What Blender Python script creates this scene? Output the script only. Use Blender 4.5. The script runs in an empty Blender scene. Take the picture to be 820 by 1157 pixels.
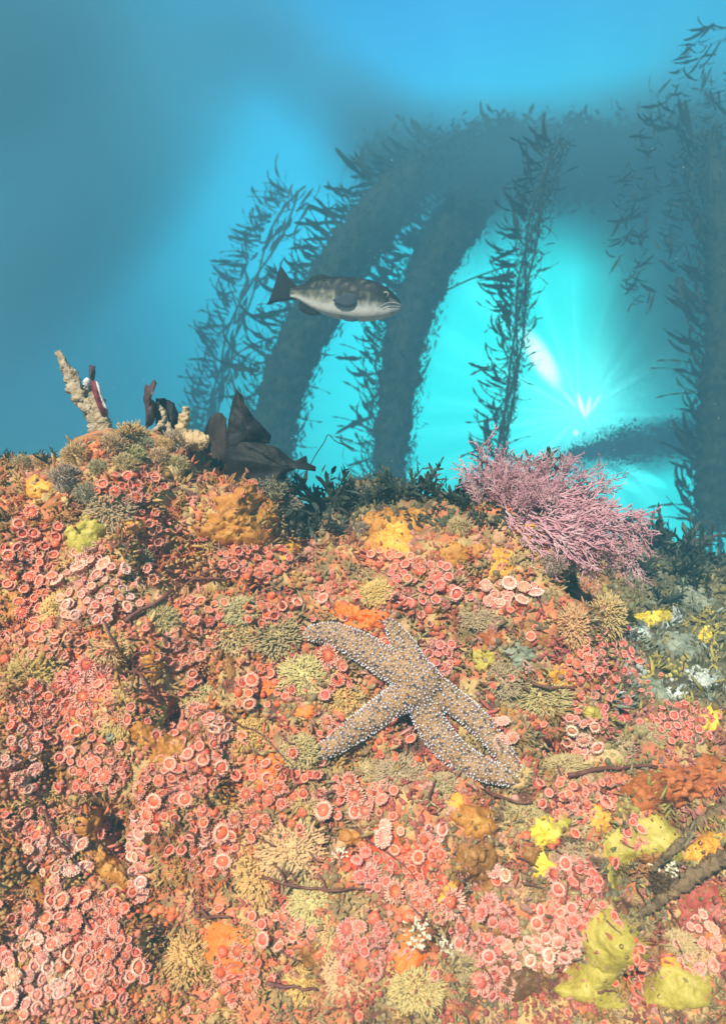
import bpy, bmesh, math, random
import numpy as np
from mathutils import Vector, Matrix, noise
from mathutils.bvhtree import BVHTree

random.seed(7)
RNG = np.random.default_rng(7)
SC = bpy.context.scene
COL = SC.collection
R = math.radians
F = 710.0                      # focal length in photograph pixels

# ------------------------------------------------------------------ camera
cd = bpy.data.cameras.new('camera')
cam = bpy.data.objects.new('camera', cd)
COL.objects.link(cam)
cam.location = (0, 0, 0)
cam.rotation_euler = (R(90), 0, 0)
cd.sensor_fit = 'VERTICAL'
cd.sensor_height = 36.0
cd.lens = 36.0 * F / 1157.0
cd.clip_start = 0.02
cd.clip_end = 500
cd.dof.use_dof = True
cd.dof.focus_distance = 1.05
cd.dof.aperture_fstop = 4.8
SC.camera = cam

def pd(px, py):                # direction through a photograph pixel, depth 1 along +Y
    return Vector(((px - 410.0) / F, 1.0, (578.5 - py) / F))
def P(px, py, d):              # the point d metres deep on that sight line
    return pd(px, py) * d

# ------------------------------------------------------------------ world: glowing open water
W = bpy.data.worlds.new('World')
SC.world = W
W.use_nodes = True
nt = W.node_tree
nt.nodes.clear()
def wn(t, **kw):
    n = nt.nodes.new(t)
    for k, v in kw.items():
        setattr(n, k, v)
    return n
def wl(a, b):
    nt.links.new(a, b)
def wmath(op, a, b=None, c=None):
    n = wn('ShaderNodeMath', operation=op)
    for i, v in enumerate((a, b, c)):
        if v is None: continue
        if isinstance(v, (int, float)): n.inputs[i].default_value = v
        else: wl(v, n.inputs[i])
    return n.outputs[0]
tc = wn('ShaderNodeTexCoord')
def wdot(vec):
    n = wn('ShaderNodeVectorMath', operation='DOT_PRODUCT')
    wl(tc.outputs['Generated'], n.inputs[0])
    n.inputs[1].default_value = vec
    return n.outputs['Value']
def lobe(px, py, k):
    d = pd(px, py).normalized()
    return wmath('POWER', wmath('MAXIMUM', wdot(d), 0.0), k)
SUN_EL, SUN_AZ = 38.0, -20.0     # behind the camera, from its upper left
GLOW = [((655, 462), 260.0, (0.25, 0.55, 0.5), 1.0),
        ((620, 330), 30.0, (0.0, 0.839, 0.274), 1.0),
        ((420, 480), 40.0, (0.0, 0.598, 0.477), 1.0),
        ((560, 60), 18.0, (0.0, 0.000, 0.419), 1.0),
        ((300, 220), 40.0, (0.0, 0.370, 0.525), 1.0),
        ((780, 600), 40.0, (0.0, 0.722, 0.608), 1.0),
        ((620, 330), 7.0, (0.0, 0.421, 0.686), 1.0)]
acc = None
for (p, k, c, s) in GLOW:
    l = lobe(p[0], p[1], k)
    m = wn('ShaderNodeVectorMath', operation='SCALE')
    m.inputs[0].default_value = [x * s for x in c]
    wl(l, m.inputs['Scale'])
    if acc is None: acc = m.outputs[0]
    else:
        a = wn('ShaderNodeVectorMath', operation='ADD')
        wl(acc, a.inputs[0]); wl(m.outputs[0], a.inputs[1]); acc = a.outputs[0]
# sun rays fanning out of the burst
bd = pd(655, 468).normalized()
bu = Vector((1, 0, 0)) - bd * bd.x; bu.normalize()
bv = bu.cross(bd); bv.normalize()
if bv.z < 0: bv = -bv
da, db = wdot(bu), wdot(bv)
ang = wmath('ARCTAN2', db, da)
rad = wmath('SQRT', wmath('ADD', wmath('MULTIPLY', da, da), wmath('MULTIPLY', db, db)))
nz = wn('ShaderNodeTexNoise', noise_dimensions='2D')
cb = wn('ShaderNodeCombineXYZ')
wl(wmath('MULTIPLY', ang, 5.5), cb.inputs[0]); wl(wmath('MULTIPLY', rad, 1.2), cb.inputs[1])
wl(cb.outputs[0], nz.inputs['Vector'])
nz.inputs['Scale'].default_value = 1.0
nz.inputs['Detail'].default_value = 3.0
ray = wmath('POWER', wmath('MAXIMUM', wmath('MULTIPLY_ADD', nz.outputs['Fac'], 2.6, -0.85), 0.0), 2.2)
fall = wmath('MULTIPLY', wmath('EXPONENT', wmath('MULTIPLY', rad, -6.5)), wmath('GREATER_THAN', wdot(bd), 0.0))
rayv = wmath('MULTIPLY', ray, fall)
def vscale(c, f):
    m = wn('ShaderNodeVectorMath', operation='SCALE'); m.inputs[0].default_value = c
    wl(f, m.inputs['Scale']); return m.outputs[0]
def vadd(x, y):
    a = wn('ShaderNodeVectorMath', operation='ADD'); wl(x, a.inputs[0]); wl(y, a.inputs[1]); return a.outputs[0]
acc = vadd(acc, vscale((0.22, 1.0, 0.92), rayv))
# bright dapples where the sun breaks the surface
def dapple(px, py, la, lb, tilt, c):
    global acc
    d0 = pd(px, py).normalized()
    u = (pd(px + math.cos(tilt), py - math.sin(tilt)) - pd(px, py)); u -= d0 * u.dot(d0); u.normalize()
    v = u.cross(d0)
    a, b = wmath('DIVIDE', wmath('SUBTRACT', wdot(u), d0.dot(u)), la), wmath('DIVIDE', wdot(v), lb)
    r2 = wmath('ADD', wmath('MULTIPLY', a, a), wmath('MULTIPLY', b, b))
    g = wmath('MULTIPLY', wmath('EXPONENT', wmath('MULTIPLY', wmath('MULTIPLY', r2, r2), -1.0)), wmath('GREATER_THAN', wdot(d0), 0.0))
    acc = vadd(acc, vscale(c, g))
dapple(611, 405, 0.044, 0.014, R(-58), (1.3, 1.1, 0.95))
dapple(656, 458, 0.017, 0.0032, R(-74), (1.3, 1.4, 1.3))
dapple(664, 460, 0.014, 0.0028, R(78), (1.1, 1.3, 1.2))
dapple(672, 456, 0.018, 0.0028, R(58), (0.5, 0.9, 0.8))
dapple(644, 452, 0.016, 0.0028, R(-52), (0.4, 0.8, 0.7))
dapple(650, 489, 0.004, 0.004, R(0), (0.9, 1.2, 1.2))
dapple(715, 531, 0.045, 0.008, R(-28), (0.1, 1.2, 1.1))
dapple(697, 540, 0.030, 0.007, R(-35), (0.1, 1.0, 0.9))
bg = wn('ShaderNodeBackground')
wl(acc, bg.inputs['Color'])
bg.inputs['Strength'].default_value = 0.80
# daylight sky, filtered blue by the water above
sk = wn('ShaderNodeTexSky', sky_type='NISHITA')
sk.sun_disc = False
sk.sun_elevation = R(SUN_EL)
sk.sun_rotation = R(180 + SUN_AZ)
tint = wn('ShaderNodeVectorMath', operation='MULTIPLY')
wl(sk.outputs[0], tint.inputs[0])
tint.inputs[1].default_value = (0.05, 0.20, 0.26)
bg2 = wn('ShaderNodeBackground')
wl(tint.outputs[0], bg2.inputs['Color'])
bg2.inputs['Strength'].default_value = 0.06
ad = wn('ShaderNodeAddShader')
wl(bg.outputs[0], ad.inputs[0]); wl(bg2.outputs[0], ad.inputs[1])
wo = wn('ShaderNodeOutputWorld')
wl(ad.outputs[0], wo.inputs['Surface'])

# ------------------------------------------------------------------ sun
sd = bpy.data.lights.new('sun', 'SUN')
sd.energy = 5.0
sd.angle = R(0.6)
sd.color = (1.0, 0.92, 0.79)
sun = bpy.data.objects.new('sun', sd)
COL.objects.link(sun)
az, el = R(SUN_AZ), R(SUN_EL)
sdir = Vector((math.sin(az) * math.cos(el), -math.cos(az) * math.cos(el), math.sin(el)))   # towards the sun
sun.rotation_euler = sdir.to_track_quat('Z', 'Y').to_euler()

vs = SC.view_settings
vs.view_transform = 'Standard'
vs.look = 'None'
vs.exposure = 0.9
vs.gamma = 1.0
SC.render.engine = 'CYCLES'
SC.cycles.use_denoising = True
SC.cycles.max_bounces = 6
SC.cycles.diffuse_bounces = 3
SC.cycles.glossy_bounces = 2
SC.cycles.volume_bounces = 1
SC.cycles.transparent_max_bounces = 8
SC.cycles.use_fast_gi = False

# ------------------------------------------------------------------ helpers
def tag(o, label=None, cat=None, group=None, kind=None):
    if label: o['label'] = label
    if cat: o['category'] = cat
    if group: o['group'] = group
    if kind: o['kind'] = kind
    return o
def link(name, me, mat=None, parent=None, mw=None):
    if mat is not None and not me.materials: me.materials.append(mat)
    o = bpy.data.objects.new(name, me)
    COL.objects.link(o)
    if parent is not None: o.parent = parent
    if mw is not None: o.matrix_basis = mw
    return o
def empty(name, loc):
    o = bpy.data.objects.new(name, None)
    o.empty_display_size = 0.02
    COL.objects.link(o); o.location = loc
    return o
def mesh(name, v, f, smooth=True):
    me = bpy.data.meshes.new(name)
    me.from_pydata([tuple(x) for x in v], [], f)
    me.validate()
    if smooth: me.polygons.foreach_set('use_smooth', [True] * len(me.polygons))
    me.update()
    return me
def np_mesh(name, V, T, C=None, smooth=True):
    """V: n x 3, T: m x 3 triangles, C: n x 3 colours"""
    me = bpy.data.meshes.new(name)
    me.vertices.add(len(V)); me.vertices.foreach_set('co', V.astype(np.float32).ravel())
    me.loops.add(len(T) * 3); me.loops.foreach_set('vertex_index', T.astype(np.int32).ravel())
    me.polygons.add(len(T))
    me.polygons.foreach_set('loop_start', np.arange(0, len(T) * 3, 3, dtype=np.int32))
    me.polygons.foreach_set('loop_total', np.full(len(T), 3, dtype=np.int32))
    if C is not None:
        a = me.color_attributes.new('Col', 'FLOAT_COLOR', 'POINT')
        a.data.foreach_set('color', np.c_[C, np.ones(len(C))].astype(np.float32).ravel())
    me.update(calc_edges=True)
    if smooth: me.polygons.foreach_set('use_smooth', np.ones(len(T), dtype=bool))
    return me
def tri(f):
    out = []
    for q in f:
        for i in range(1, len(q) - 1): out.append((q[0], q[i], q[i + 1]))
    return np.array(out)
def many(name, tv, tf, mats, cols=None, smooth=True):
    """one joined mesh of copies of a template"""
    tv = np.array(tv, dtype=np.float64); tf = tri(tf)
    M = np.array([[list(r) for r in m] for m in mats])
    n, k = len(M), len(tv)
    V = np.einsum('nij,kj->nki', M[:, :3, :3], tv) + M[:, None, :3, 3]
    T = (tf[None] + (np.arange(n) * k)[:, None, None]).reshape(-1, 3)
    C = None if cols is None else np.repeat(np.array(cols), k, axis=0)
    return np_mesh(name, V.reshape(-1, 3), T, C, smooth)
def merge_arrays(parts):
    Vs, Ts, o = [], [], 0
    for v, f in parts:
        v = np.array(v); Vs.append(v); Ts.append(tri(f) + o); o += len(v)
    return np.vstack(Vs), np.vstack(Ts)
def frame(loc, z, roll=0.0, s=(1, 1, 1)):
    z = z.normalized()
    x = Vector((1, 0, 0)) if abs(z.x) < 0.9 else Vector((0, 1, 0))
    x = (x - z * x.dot(z)).normalized()
    y = z.cross(x)
    m = Matrix((x, y, z)).transposed() @ Matrix.Rotation(roll, 3, 'Z') @ Matrix.Diagonal(s)
    m = m.to_4x4(); m.translation = loc
    return m
def frame_xz(loc, x, z, s=1.0):
    x = x.normalized(); z = z - x * z.dot(x)
    if z.length < 1e-5: z = x.orthogonal()
    z.normalize(); y = z.cross(x)
    m = (Matrix((x, y, z)).transposed() * s).to_4x4(); m.translation = loc
    return m
def lathe(prof, seg, jit=0.0, sq=0.0):
    v, f = [], []
    for i, (r, z) in enumerate(prof):
        for k in range(seg):
            a = 2 * math.pi * k / seg
            q = 1 + jit * math.sin(2 * a + 1.1) + jit * 0.7 * math.sin(3 * a)
            v.append((r * q * math.cos(a), r * q * math.sin(a), z))
    for i in range(len(prof) - 1):
        for k in range(seg):
            k2 = (k + 1) % seg
            f.append((i * seg + k, i * seg + k2, (i + 1) * seg + k2, (i + 1) * seg + k))
    if prof[-1][0] < 0.05: pass
    f.append(tuple((len(prof) - 1) * seg + k for k in range(seg)))
    return v, f
def tube(pts, rads, seg=6, cap=True):
    pts = [Vector(p) for p in pts]
    v, f = [], []
    up = Vector((0.13, 0.31, 0.94))
    for i, p in enumerate(pts):
        t = (pts[min(i + 1, len(pts) - 1)] - pts[max(i - 1, 0)])
        if t.length < 1e-9: t = Vector((0, 0, 1))
        t.normalize()
        x = up - t * up.dot(t)
        if x.length < 1e-3: x = t.orthogonal()
        x.normalize(); y = t.cross(x); up = x
        for k in range(seg):
            a = 2 * math.pi * k / seg
            v.append(p + (x * math.cos(a) + y * math.sin(a)) * rads[i])
    n = len(pts)
    for i in range(n - 1):
        for k in range(seg):
            k2 = (k + 1) % seg
            f.append((i * seg + k, i * seg + k2, (i + 1) * seg + k2, (i + 1) * seg + k))
    if cap:
        f.append(tuple(range(seg))[::-1]); f.append(tuple((n - 1) * seg + k for k in range(seg)))
    return v, f
def join(parts):
    v, f = [], []
    for a, b in parts:
        o = len(v); v += list(a); f += [tuple(i + o for i in q) for q in b]
    return v, f
def spline(pts, n):
    """Catmull-Rom through tuples"""
    pts = [Vector(p) for p in pts]; out = []
    m = len(pts) - 1
    for i in range(n):
        t = i / (n - 1) * m; k = min(int(t), m - 1); u = t - k
        p0, p1, p2, p3 = pts[max(k - 1, 0)], pts[k], pts[k + 1], pts[min(k + 2, m)]
        out.append(0.5 * ((2 * p1) + (p2 - p0) * u + (2 * p0 - 5 * p1 + 4 * p2 - p3) * u * u + (3 * p1 - p0 - 3 * p2 + p3) * u ** 3))
    return out

# ------------------------------------------------------------------ materials
def material(name, stops, scale=30.0, detail=5.0, rough=0.6, bump=0.3, bscale=None, src='object', tint=None, spec=0.35, sub=0.0, rnd=0.0):
    """noise ramp over the given (pos, colour) stops; tint 'obj' multiplies by the object's own colour, 'attr' by the mesh's Col"""
    m = bpy.data.materials.new(name); m.use_nodes = True
    n = m.node_tree.nodes; L = m.node_tree.links
    b = n['Principled BSDF']
    b.inputs['Roughness'].default_value = rough
    b.inputs['Specular IOR Level'].default_value = spec
    t = n.new('ShaderNodeTexCoord'); z = n.new('ShaderNodeTexNoise')
    z.inputs['Scale'].default_value = scale; z.inputs['Detail'].default_value = detail
    z.inputs['Roughness'].default_value = 0.62
    vec = t.outputs['Object']
    if src == 'world':
        g = n.new('ShaderNodeNewGeometry'); vec = g.outputs['Position']
    if rnd:
        oi = n.new('ShaderNodeObjectInfo'); ad = n.new('ShaderNodeVectorMath'); ad.operation = 'ADD'
        mu = n.new('ShaderNodeMath'); mu.operation = 'MULTIPLY'; mu.inputs[1].default_value = rnd
        L.new(oi.outputs['Random'], mu.inputs[0]); L.new(vec, ad.inputs[0]); L.new(mu.outputs[0], ad.inputs[1]); vec = ad.outputs[0]
    L.new(vec, z.inputs['Vector'])
    r = n.new('ShaderNodeValToRGB'); e = r.color_ramp.elements
    while len(e) < len(stops): e.new(0.5)
    for el_, (p, c) in zip(e, stops): el_.position = p; el_.color = (*c, 1)
    L.new(z.outputs['Fac'], r.inputs[0])
    out = r.outputs[0]
    if tint:
        mx = n.new('ShaderNodeMix'); mx.data_type = 'RGBA'; mx.blend_type = 'MULTIPLY'; mx.inputs[0].default_value = 1.0
        L.new(out, mx.inputs[6])
        if tint == 'obj':
            oi = n.new('ShaderNodeObjectInfo'); L.new(oi.outputs['Color'], mx.inputs[7])
        else:
            at = n.new('ShaderNodeAttribute'); at.attribute_name = 'Col'; L.new(at.outputs['Color'], mx.inputs[7])
        out = mx.outputs[2]
    L.new(out, b.inputs['Base Color'])
    if sub:
        b.inputs['Subsurface Weight'].default_value = sub
        b.inputs['Subsurface Radius'].default_value = (0.006, 0.003, 0.002)
        b.inputs['Subsurface Scale'].default_value = 1.0
    if bump:
        z2 = n.new('ShaderNodeTexNoise'); z2.inputs['Scale'].default_value = bscale or scale * 4; z2.inputs['Detail'].default_value = 4
        L.new(vec, z2.inputs['Vector'])
        bp = n.new('ShaderNodeBump'); bp.inputs['Strength'].default_value = bump; bp.inputs['Distance'].default_value = 0.004
        L.new(z2.outputs['Fac'], bp.inputs['Height']); L.new(bp.outputs[0], b.inputs['Normal'])
    return m
W1 = ((0.3, (0.62, 0.62, 0.62)), (0.7, (1, 1, 1)))

# ------------------------------------------------------------------ the reef
prof = [(0.20, -1.9), (0.36, -1.45), (0.52, -1.0), (0.67, -0.66), (0.765, -0.45), (0.86, -0.27), (0.95, -0.13), (1.03, -0.045),
        (1.12, 0.0), (1.25, 0.015), (1.45, -0.01), (1.8, -0.10), (2.4, -0.45), (3.2, -1.1), (4.0, -1.9)]
pts = spline([(a, b, 0) for a, b in prof], 3000)
seg = np.array([[p.x, p.y] for p in pts])
d = np.r_[0, np.cumsum(np.linalg.norm(np.diff(seg, axis=0), axis=1))]
# step: 4.5 mm where the camera looks, coarser out of view
ts, s = [0.0], 0.0
while s < d[-1]:
    z_ = np.interp(s, d, seg[:, 1]); y_ = np.interp(s, d, seg[:, 0])
    s += 0.0050 if (-0.75 < z_ and y_ < 1.6) else 0.02
    ts.append(min(s, d[-1]))
ts = np.array(ts)
PY, PZ = np.interp(ts, d, seg[:, 0]), np.interp(ts, d, seg[:, 1])
xs = [-2.4]
while xs[-1] < 2.6: xs.append(xs[-1] + (0.0050 if -0.95 < xs[-1] < 1.15 else 0.02))
xs = np.array(xs)
def sstep(a, b, x):
    t = np.clip((x - a) / (b - a), 0, 1); return t * t * (3 - 2 * t)
X, Yb = np.meshgrid(xs, PY); _, Zb = np.meshgrid(xs, PZ)
# crest line, from the photograph's skyline (pixel column -> pixel row of bare rock)
sky_x = [-900, -300, 0, 60, 130, 200, 260, 330, 400, 470, 540, 620, 690, 740, 800, 900, 1300]
sky_y = [640, 560, 532, 528, 520, 528, 548, 566, 570, 566, 558, 560, 590, 622, 640, 650, 720]
crest = np.interp(X, [(a - 410) / F * 1.15 for a in sky_x], [(571 - b) / F * 1.15 for b in sky_y])
up_w = sstep(-0.55, 0.0, Zb)
Z = Zb + crest * up_w
back = sstep(0.30, 0.46, X) * sstep(-0.40, -0.06, Zb)
Y = Yb + 0.38 * back - 0.10 * sstep(-0.1, -0.7, X) * sstep(1.6, 1.0, Yb)
V = np.stack([X, Y, Z], -1)
def grid_normals(V):
    du = np.gradient(V, axis=1); dv = np.gradient(V, axis=0)
    n = np.cross(du, dv); n /= np.linalg.norm(n, axis=-1, keepdims=True) + 1e-12
    return n
N = grid_normals(V)
nr, nc = X.shape
quads = lambda: [(i * nc + j, i * nc + j + 1, (i + 1) * nc + j + 1, (i + 1) * nc + j) for i in range(nr - 1) for j in range(nc - 1)]
def vnoise(P3, seed):
    """value noise on an n x 3 array"""
    rs = np.random.default_rng(seed); tab = rs.random(4096)
    i = np.floor(P3).astype(np.int64); f = P3 - i; f = f * f * (3 - 2 * f)
    def h(a, b, c): return tab[(a * 73856093 ^ b * 19349663 ^ c * 83492791) & 4095]
    o = 0
    for dx in (0, 1):
        for dy in (0, 1):
            for dz in (0, 1):
                w = (f[:, 0] if dx else 1 - f[:, 0]) * (f[:, 1] if dy else 1 - f[:, 1]) * (f[:, 2] if dz else 1 - f[:, 2])
                o = o + w * h(i[:, 0] + dx, i[:, 1] + dy, i[:, 2] + dz)
    return o * 2 - 1
Vf, Nf = V.reshape(-1, 3), N.reshape(-1, 3)
disp = 0.036 * vnoise(Vf / 0.17, 1) + 0.024 * vnoise(Vf / 0.075, 2) + 0.010 * vnoise(Vf / 0.032, 3) + 0.0045 * vnoise(Vf / 0.014, 4) + 0.002 * np.abs(vnoise(Vf / 0.007, 5))
# mounds and hollows the photograph shows: px, py, amplitude, radius px
BUMPS = [(175, 522, 0.035, 36), (120, 530, 0.02, 30), (160, 654, -0.022, 15), (190, 658, -0.025, 15), (225, 657, -0.025, 15), (260, 652, -0.025, 15), (295, 657, -0.02, 15), (330, 662, -0.02, 15), (365, 650, -0.02, 16), (385, 662, -0.02, 14), (235, 770, -0.02, 14), (150, 760, -0.018, 14), (60, 905, -0.02, 18), (30, 990, -0.02, 16), (365, 945, -0.018, 16), (500, 1060, -0.018, 14), (530, 1000, -0.018, 14), (640, 1090, -0.02, 16), (560, 900, -0.015, 16), (620, 850, -0.015, 16), (700, 900, -0.02, 16), (440, 770, 0.0, 14),
         (130, 560, 0.030, 55), (100, 665, 0.018, 45), (268, 590, 0.035, 45), (610, 590, 0.040, 90), (470, 640, 0.020, 60), (640, 700, 0.020, 40),
         (345, 590, -0.060, 28), (215, 640, -0.035, 30), (175, 620, -0.02, 25), (200, 815, -0.040, 22), (120, 935, -0.045, 22), (135, 965, -0.030, 20), (180, 1080, -0.040, 26),
         (660, 650, -0.060, 30), (470, 815, -0.02, 18), (715, 1000, -0.035, 25), (715, 1110, -0.045, 16), (790, 905, -0.045, 35), (410, 960, -0.02, 20),
         (300, 655, -0.02, 20), (345, 662, -0.02, 22), (400, 655, -0.02, 22), (690, 1060, 0.03, 40), (770, 1110, 0.02, 45), (545, 940, 0.02, 45), (60, 780, 0.015, 70), (320, 980, 0.02, 70), (430, 720, 0.012, 50)]
pix = np.stack([Vf[:, 0] / Vf[:, 1] * F + 410, 578.5 - Vf[:, 2] / Vf[:, 1] * F], -1)
front = (Vf[:, 1] < 1.7)
for (bx, by, a, r) in BUMPS:
    q = ((pix[:, 0] - bx) ** 2 + (pix[:, 1] - by) ** 2) / (r * r)
    disp += (a if a > 0 else a * 1.7) * np.exp(-q * 1.2) * front
Vf = Vf + Nf * disp[:, None]
QS = quads()
reef_bvh = BVHTree.FromPolygons([Vector(v) for v in Vf], QS)
CAM0 = Vector((0, 0, 0))
def hit(px, py):
    d = pd(px, py).normalized()
    loc, nor, idx, dist = reef_bvh.ray_cast(CAM0, d)
    if loc is None: return None, None
    if nor.dot(d) > 0: nor = -nor
    return loc, nor
def hit_s(px, py, r=9):
    """place and a normal averaged over a few pixels"""
    loc, n0 = hit(px, py)
    if loc is None: return None, None
    n = n0.copy()
    for a in range(6):
        l2, n2 = hit(px + r * math.cos(a * 1.047), py + r * math.sin(a * 1.047))
        if l2 is not None and (l2 - loc).length < 0.1: n += n2
    return loc, n.normalized()

# pigment of the bare crust, patch by patch
pal = np.array([(0.44, 0.29, 0.11), (0.40, 0.18, 0.06), (0.15, 0.06, 0.04), (0.54, 0.38, 0.16), (0.60, 0.20, 0.09), (0.28, 0.20, 0.09), (0.58, 0.36, 0.19)])
n1 = vnoise(Vf / 0.05, 11); n2_ = vnoise(Vf / 0.02, 12); n3 = vnoise(Vf / 0.09, 13)
key = (n1 * 0.9 + n2_ * 0.8 + 1.5) / 3.0
ki = np.clip(key * len(pal), 0, len(pal) - 1.001); k0 = ki.astype(int); fr = np.clip((ki - k0 - 0.5) * 4 + 0.5, 0, 1)[:, None]
colr = pal[k0] * (1 - fr) + pal[np.minimum(k0 + 1, len(pal) - 1)] * fr
gx = sstep(640, 760, pix[:, 0]) * sstep(860, 760, pix[:, 1])
gx = np.maximum(gx, sstep(590, 560, pix[:, 1]) * sstep(300, 360, pix[:, 0]))[:, None]
olive = np.array((0.17, 0.16, 0.08)) * (0.7 + 0.5 * n2_[:, None])
colr = colr * (1 - gx) + olive * gx
Tq = np.array(QS); T3 = np.vstack([Tq[:, [0, 1, 2]], Tq[:, [0, 2, 3]]])
m_reef = material('encrusted_rock', ((0.25, (0.45, 0.42, 0.42)), (0.5, (0.95, 0.92, 0.88)), (0.75, (1.25, 1.15, 1.05))), scale=70, rough=0.75, bump=0.8, bscale=260, src='world', tint='attr')
reef = link('reef_terrain', np_mesh('reef_terrain', Vf, T3, colr), m_reef)
tag(reef, kind='structure')

# ------------------------------------------------------------------ sand floor far below
m_sand = material('sand', ((0.3, (0.20, 0.18, 0.13)), (0.7, (0.36, 0.32, 0.24))), scale=3, bump=0.4, bscale=20, src='world')
gn = 60; gv, gf = [], []
for i in range(gn + 1):
    for j in range(gn + 1):
        x, y = -11.9 + 23.8 * j / gn, -1.5 + 10.9 * i / gn
        gv.append((x, y, -1.75 + 0.06 * noise.noise((x * 0.7, y * 0.7, 0)) + 0.02 * noise.noise((x * 3, y * 3, 2))))
for i in range(gn):
    for j in range(gn): gf.append((i * (gn + 1) + j, i * (gn + 1) + j + 1, (i + 1) * (gn + 1) + j + 1, (i + 1) * (gn + 1) + j))
tag(link('ground', mesh('ground', gv, gf), m_sand), kind='structure')

# ------------------------------------------------------------------ generic growth builders
def ico(sub=1, r=1.0):
    bm = bmesh.new(); bmesh.ops.create_icosphere(bm, subdivisions=sub, radius=r)
    v = [tuple(x.co) for x in bm.verts]; f = [tuple(y.index for y in x.verts) for x in bm.faces]; bm.free(); return v, f

def patch(name, cx, cy, rx, ry, mat, thick=0.012, ang=0.0, lump=0.35, lscale=0.025, edge=0.22, rings=14, segs=46, seed=0, parent=None, holes=0, hole_mat=None):
    """a growth that covers the rock: follows it and swells above it, with an irregular rim"""
    rnd = random.Random(seed * 77 + int(cx * 3 + cy)); ca, sa = math.cos(ang), math.sin(ang)
    c0, n0 = hit_s(cx, cy, max(6, rx * 0.5))
    if c0 is None: return None
    o1, o2 = rnd.random() * 50, rnd.random() * 50
    v, f, top = [], [], []
    last = c0
    def place(px, py, h):
        nonlocal last
        p, n = hit(px, py)
        if p is None or (p - c0).length > 0.22: p = last
        last = p
        return p + n0 * h
    for i in range(rings + 1):
        r = i / rings
        for k in range(segs):
            a = 2 * math.pi * k / segs
            w = 1 + edge * (noise.noise((math.cos(a) * 1.3 + o1, math.sin(a) * 1.3, o2)) * 1.5 + 0.6 * noise.noise((math.cos(a) * 4 + o2, math.sin(a) * 4, o1)))
            ex, ey = rx * r * w * math.cos(a), ry * r * w * math.sin(a)
            px, py = cx + ex * ca - ey * sa, cy + ex * sa + ey * ca
            base = thick * max(1 - r ** 2.6, 0) ** 0.55
            p = place(px, py, 0)
            q = p / lscale
            l = noise.noise((q.x, q.y, q.z + o1)) + 0.5 * noise.noise((q.x * 2.3, q.y * 2.3 + o2, q.z * 2.3))
            h = base * (1 + lump * l) - (0.004 if r > 0.97 else 0.0)
            v.append(p + n0 * h)
        if i:
            for k in range(segs):
                k2 = (k + 1) % segs
                f.append(((i - 1) * segs + k, i * segs + k, i * segs + k2, (i - 1) * segs + k2))
    # close the pole by welding ring 0
    me = mesh(name, v, f)
    bm = bmesh.new(); bm.from_mesh(me); bmesh.ops.remove_doubles(bm, verts=bm.verts[:], dist=1e-5)
    bmesh.ops.recalc_face_normals(bm, faces=bm.faces[:])
    bm.to_mesh(me); bm.free()
    o = link(name, me, mat, parent)
    for h in range(holes):
        a, rr = rnd.random() * 6.28, rnd.random() ** 0.5 * 0.7
        px, py = cx + rx * rr * math.cos(a), cy + ry * rr * math.sin(a)
        p, n = hit(px, py)
        if p is None: continue
        p = p + n0 * thick * max(1 - rr ** 2.6, 0) ** 0.55
        hv, hf = lathe([(1.0, -0.6), (1.15, 0.1), (1.0, 0.42), (0.75, 0.40), (0.5, 0.0), (0.3, -0.5)], 10, 0.08)
        link('pore', mesh('pore', hv, hf), hole_mat or mat, o, frame(p, n0, 0, (random.uniform(0.0014, 0.0026),) * 3))
    return o

def tuft_mesh(name, n, spread, branch, seed, thin=0.055, flat=0.75):
    """dense dome of short forked branchlets, unit radius, growing from z = 0"""
    rnd = random.Random(seed); parts = []
    for i in range(n):
        z = 1 - (i + 0.5) / n * spread; ph = i * 2.39996 + rnd.random() * 0.5
        s = math.sqrt(max(0, 1 - z * z))
        d = Vector((s * math.cos(ph), s * math.sin(ph), z * flat + 0.15)).normalized()
        d = (d + Vector((rnd.uniform(-1, 1), rnd.uniform(-1, 1), rnd.uniform(-1, 1))) * 0.16).normalized()
        L = rnd.uniform(0.78, 1.06)
        a, b = d * 0.35, d * L * 0.82
        side = Vector((rnd.uniform(-1, 1), rnd.uniform(-1, 1), rnd.uniform(-1, 1))) * 0.09
        parts.append(tube([a, (a + b) / 2 + side * 0.5, b + side], [thin * 0.8, thin, thin * 1.1], 4, True))
        for _ in range(branch):
            e = (d + Vector((rnd.uniform(-1, 1), rnd.uniform(-1, 1), rnd.uniform(-1, 1))) * 0.55).normalized()
            st = a + (b + side - a) * rnd.uniform(0.55, 0.95)
            parts.append(tube([st, st + e * L * 0.20, st + e * L * 0.3], [thin * 0.9, thin * 1.15, thin * 0.55], 4, True))
    v, f = join(parts)
    return mesh(name, v, f)

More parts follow.
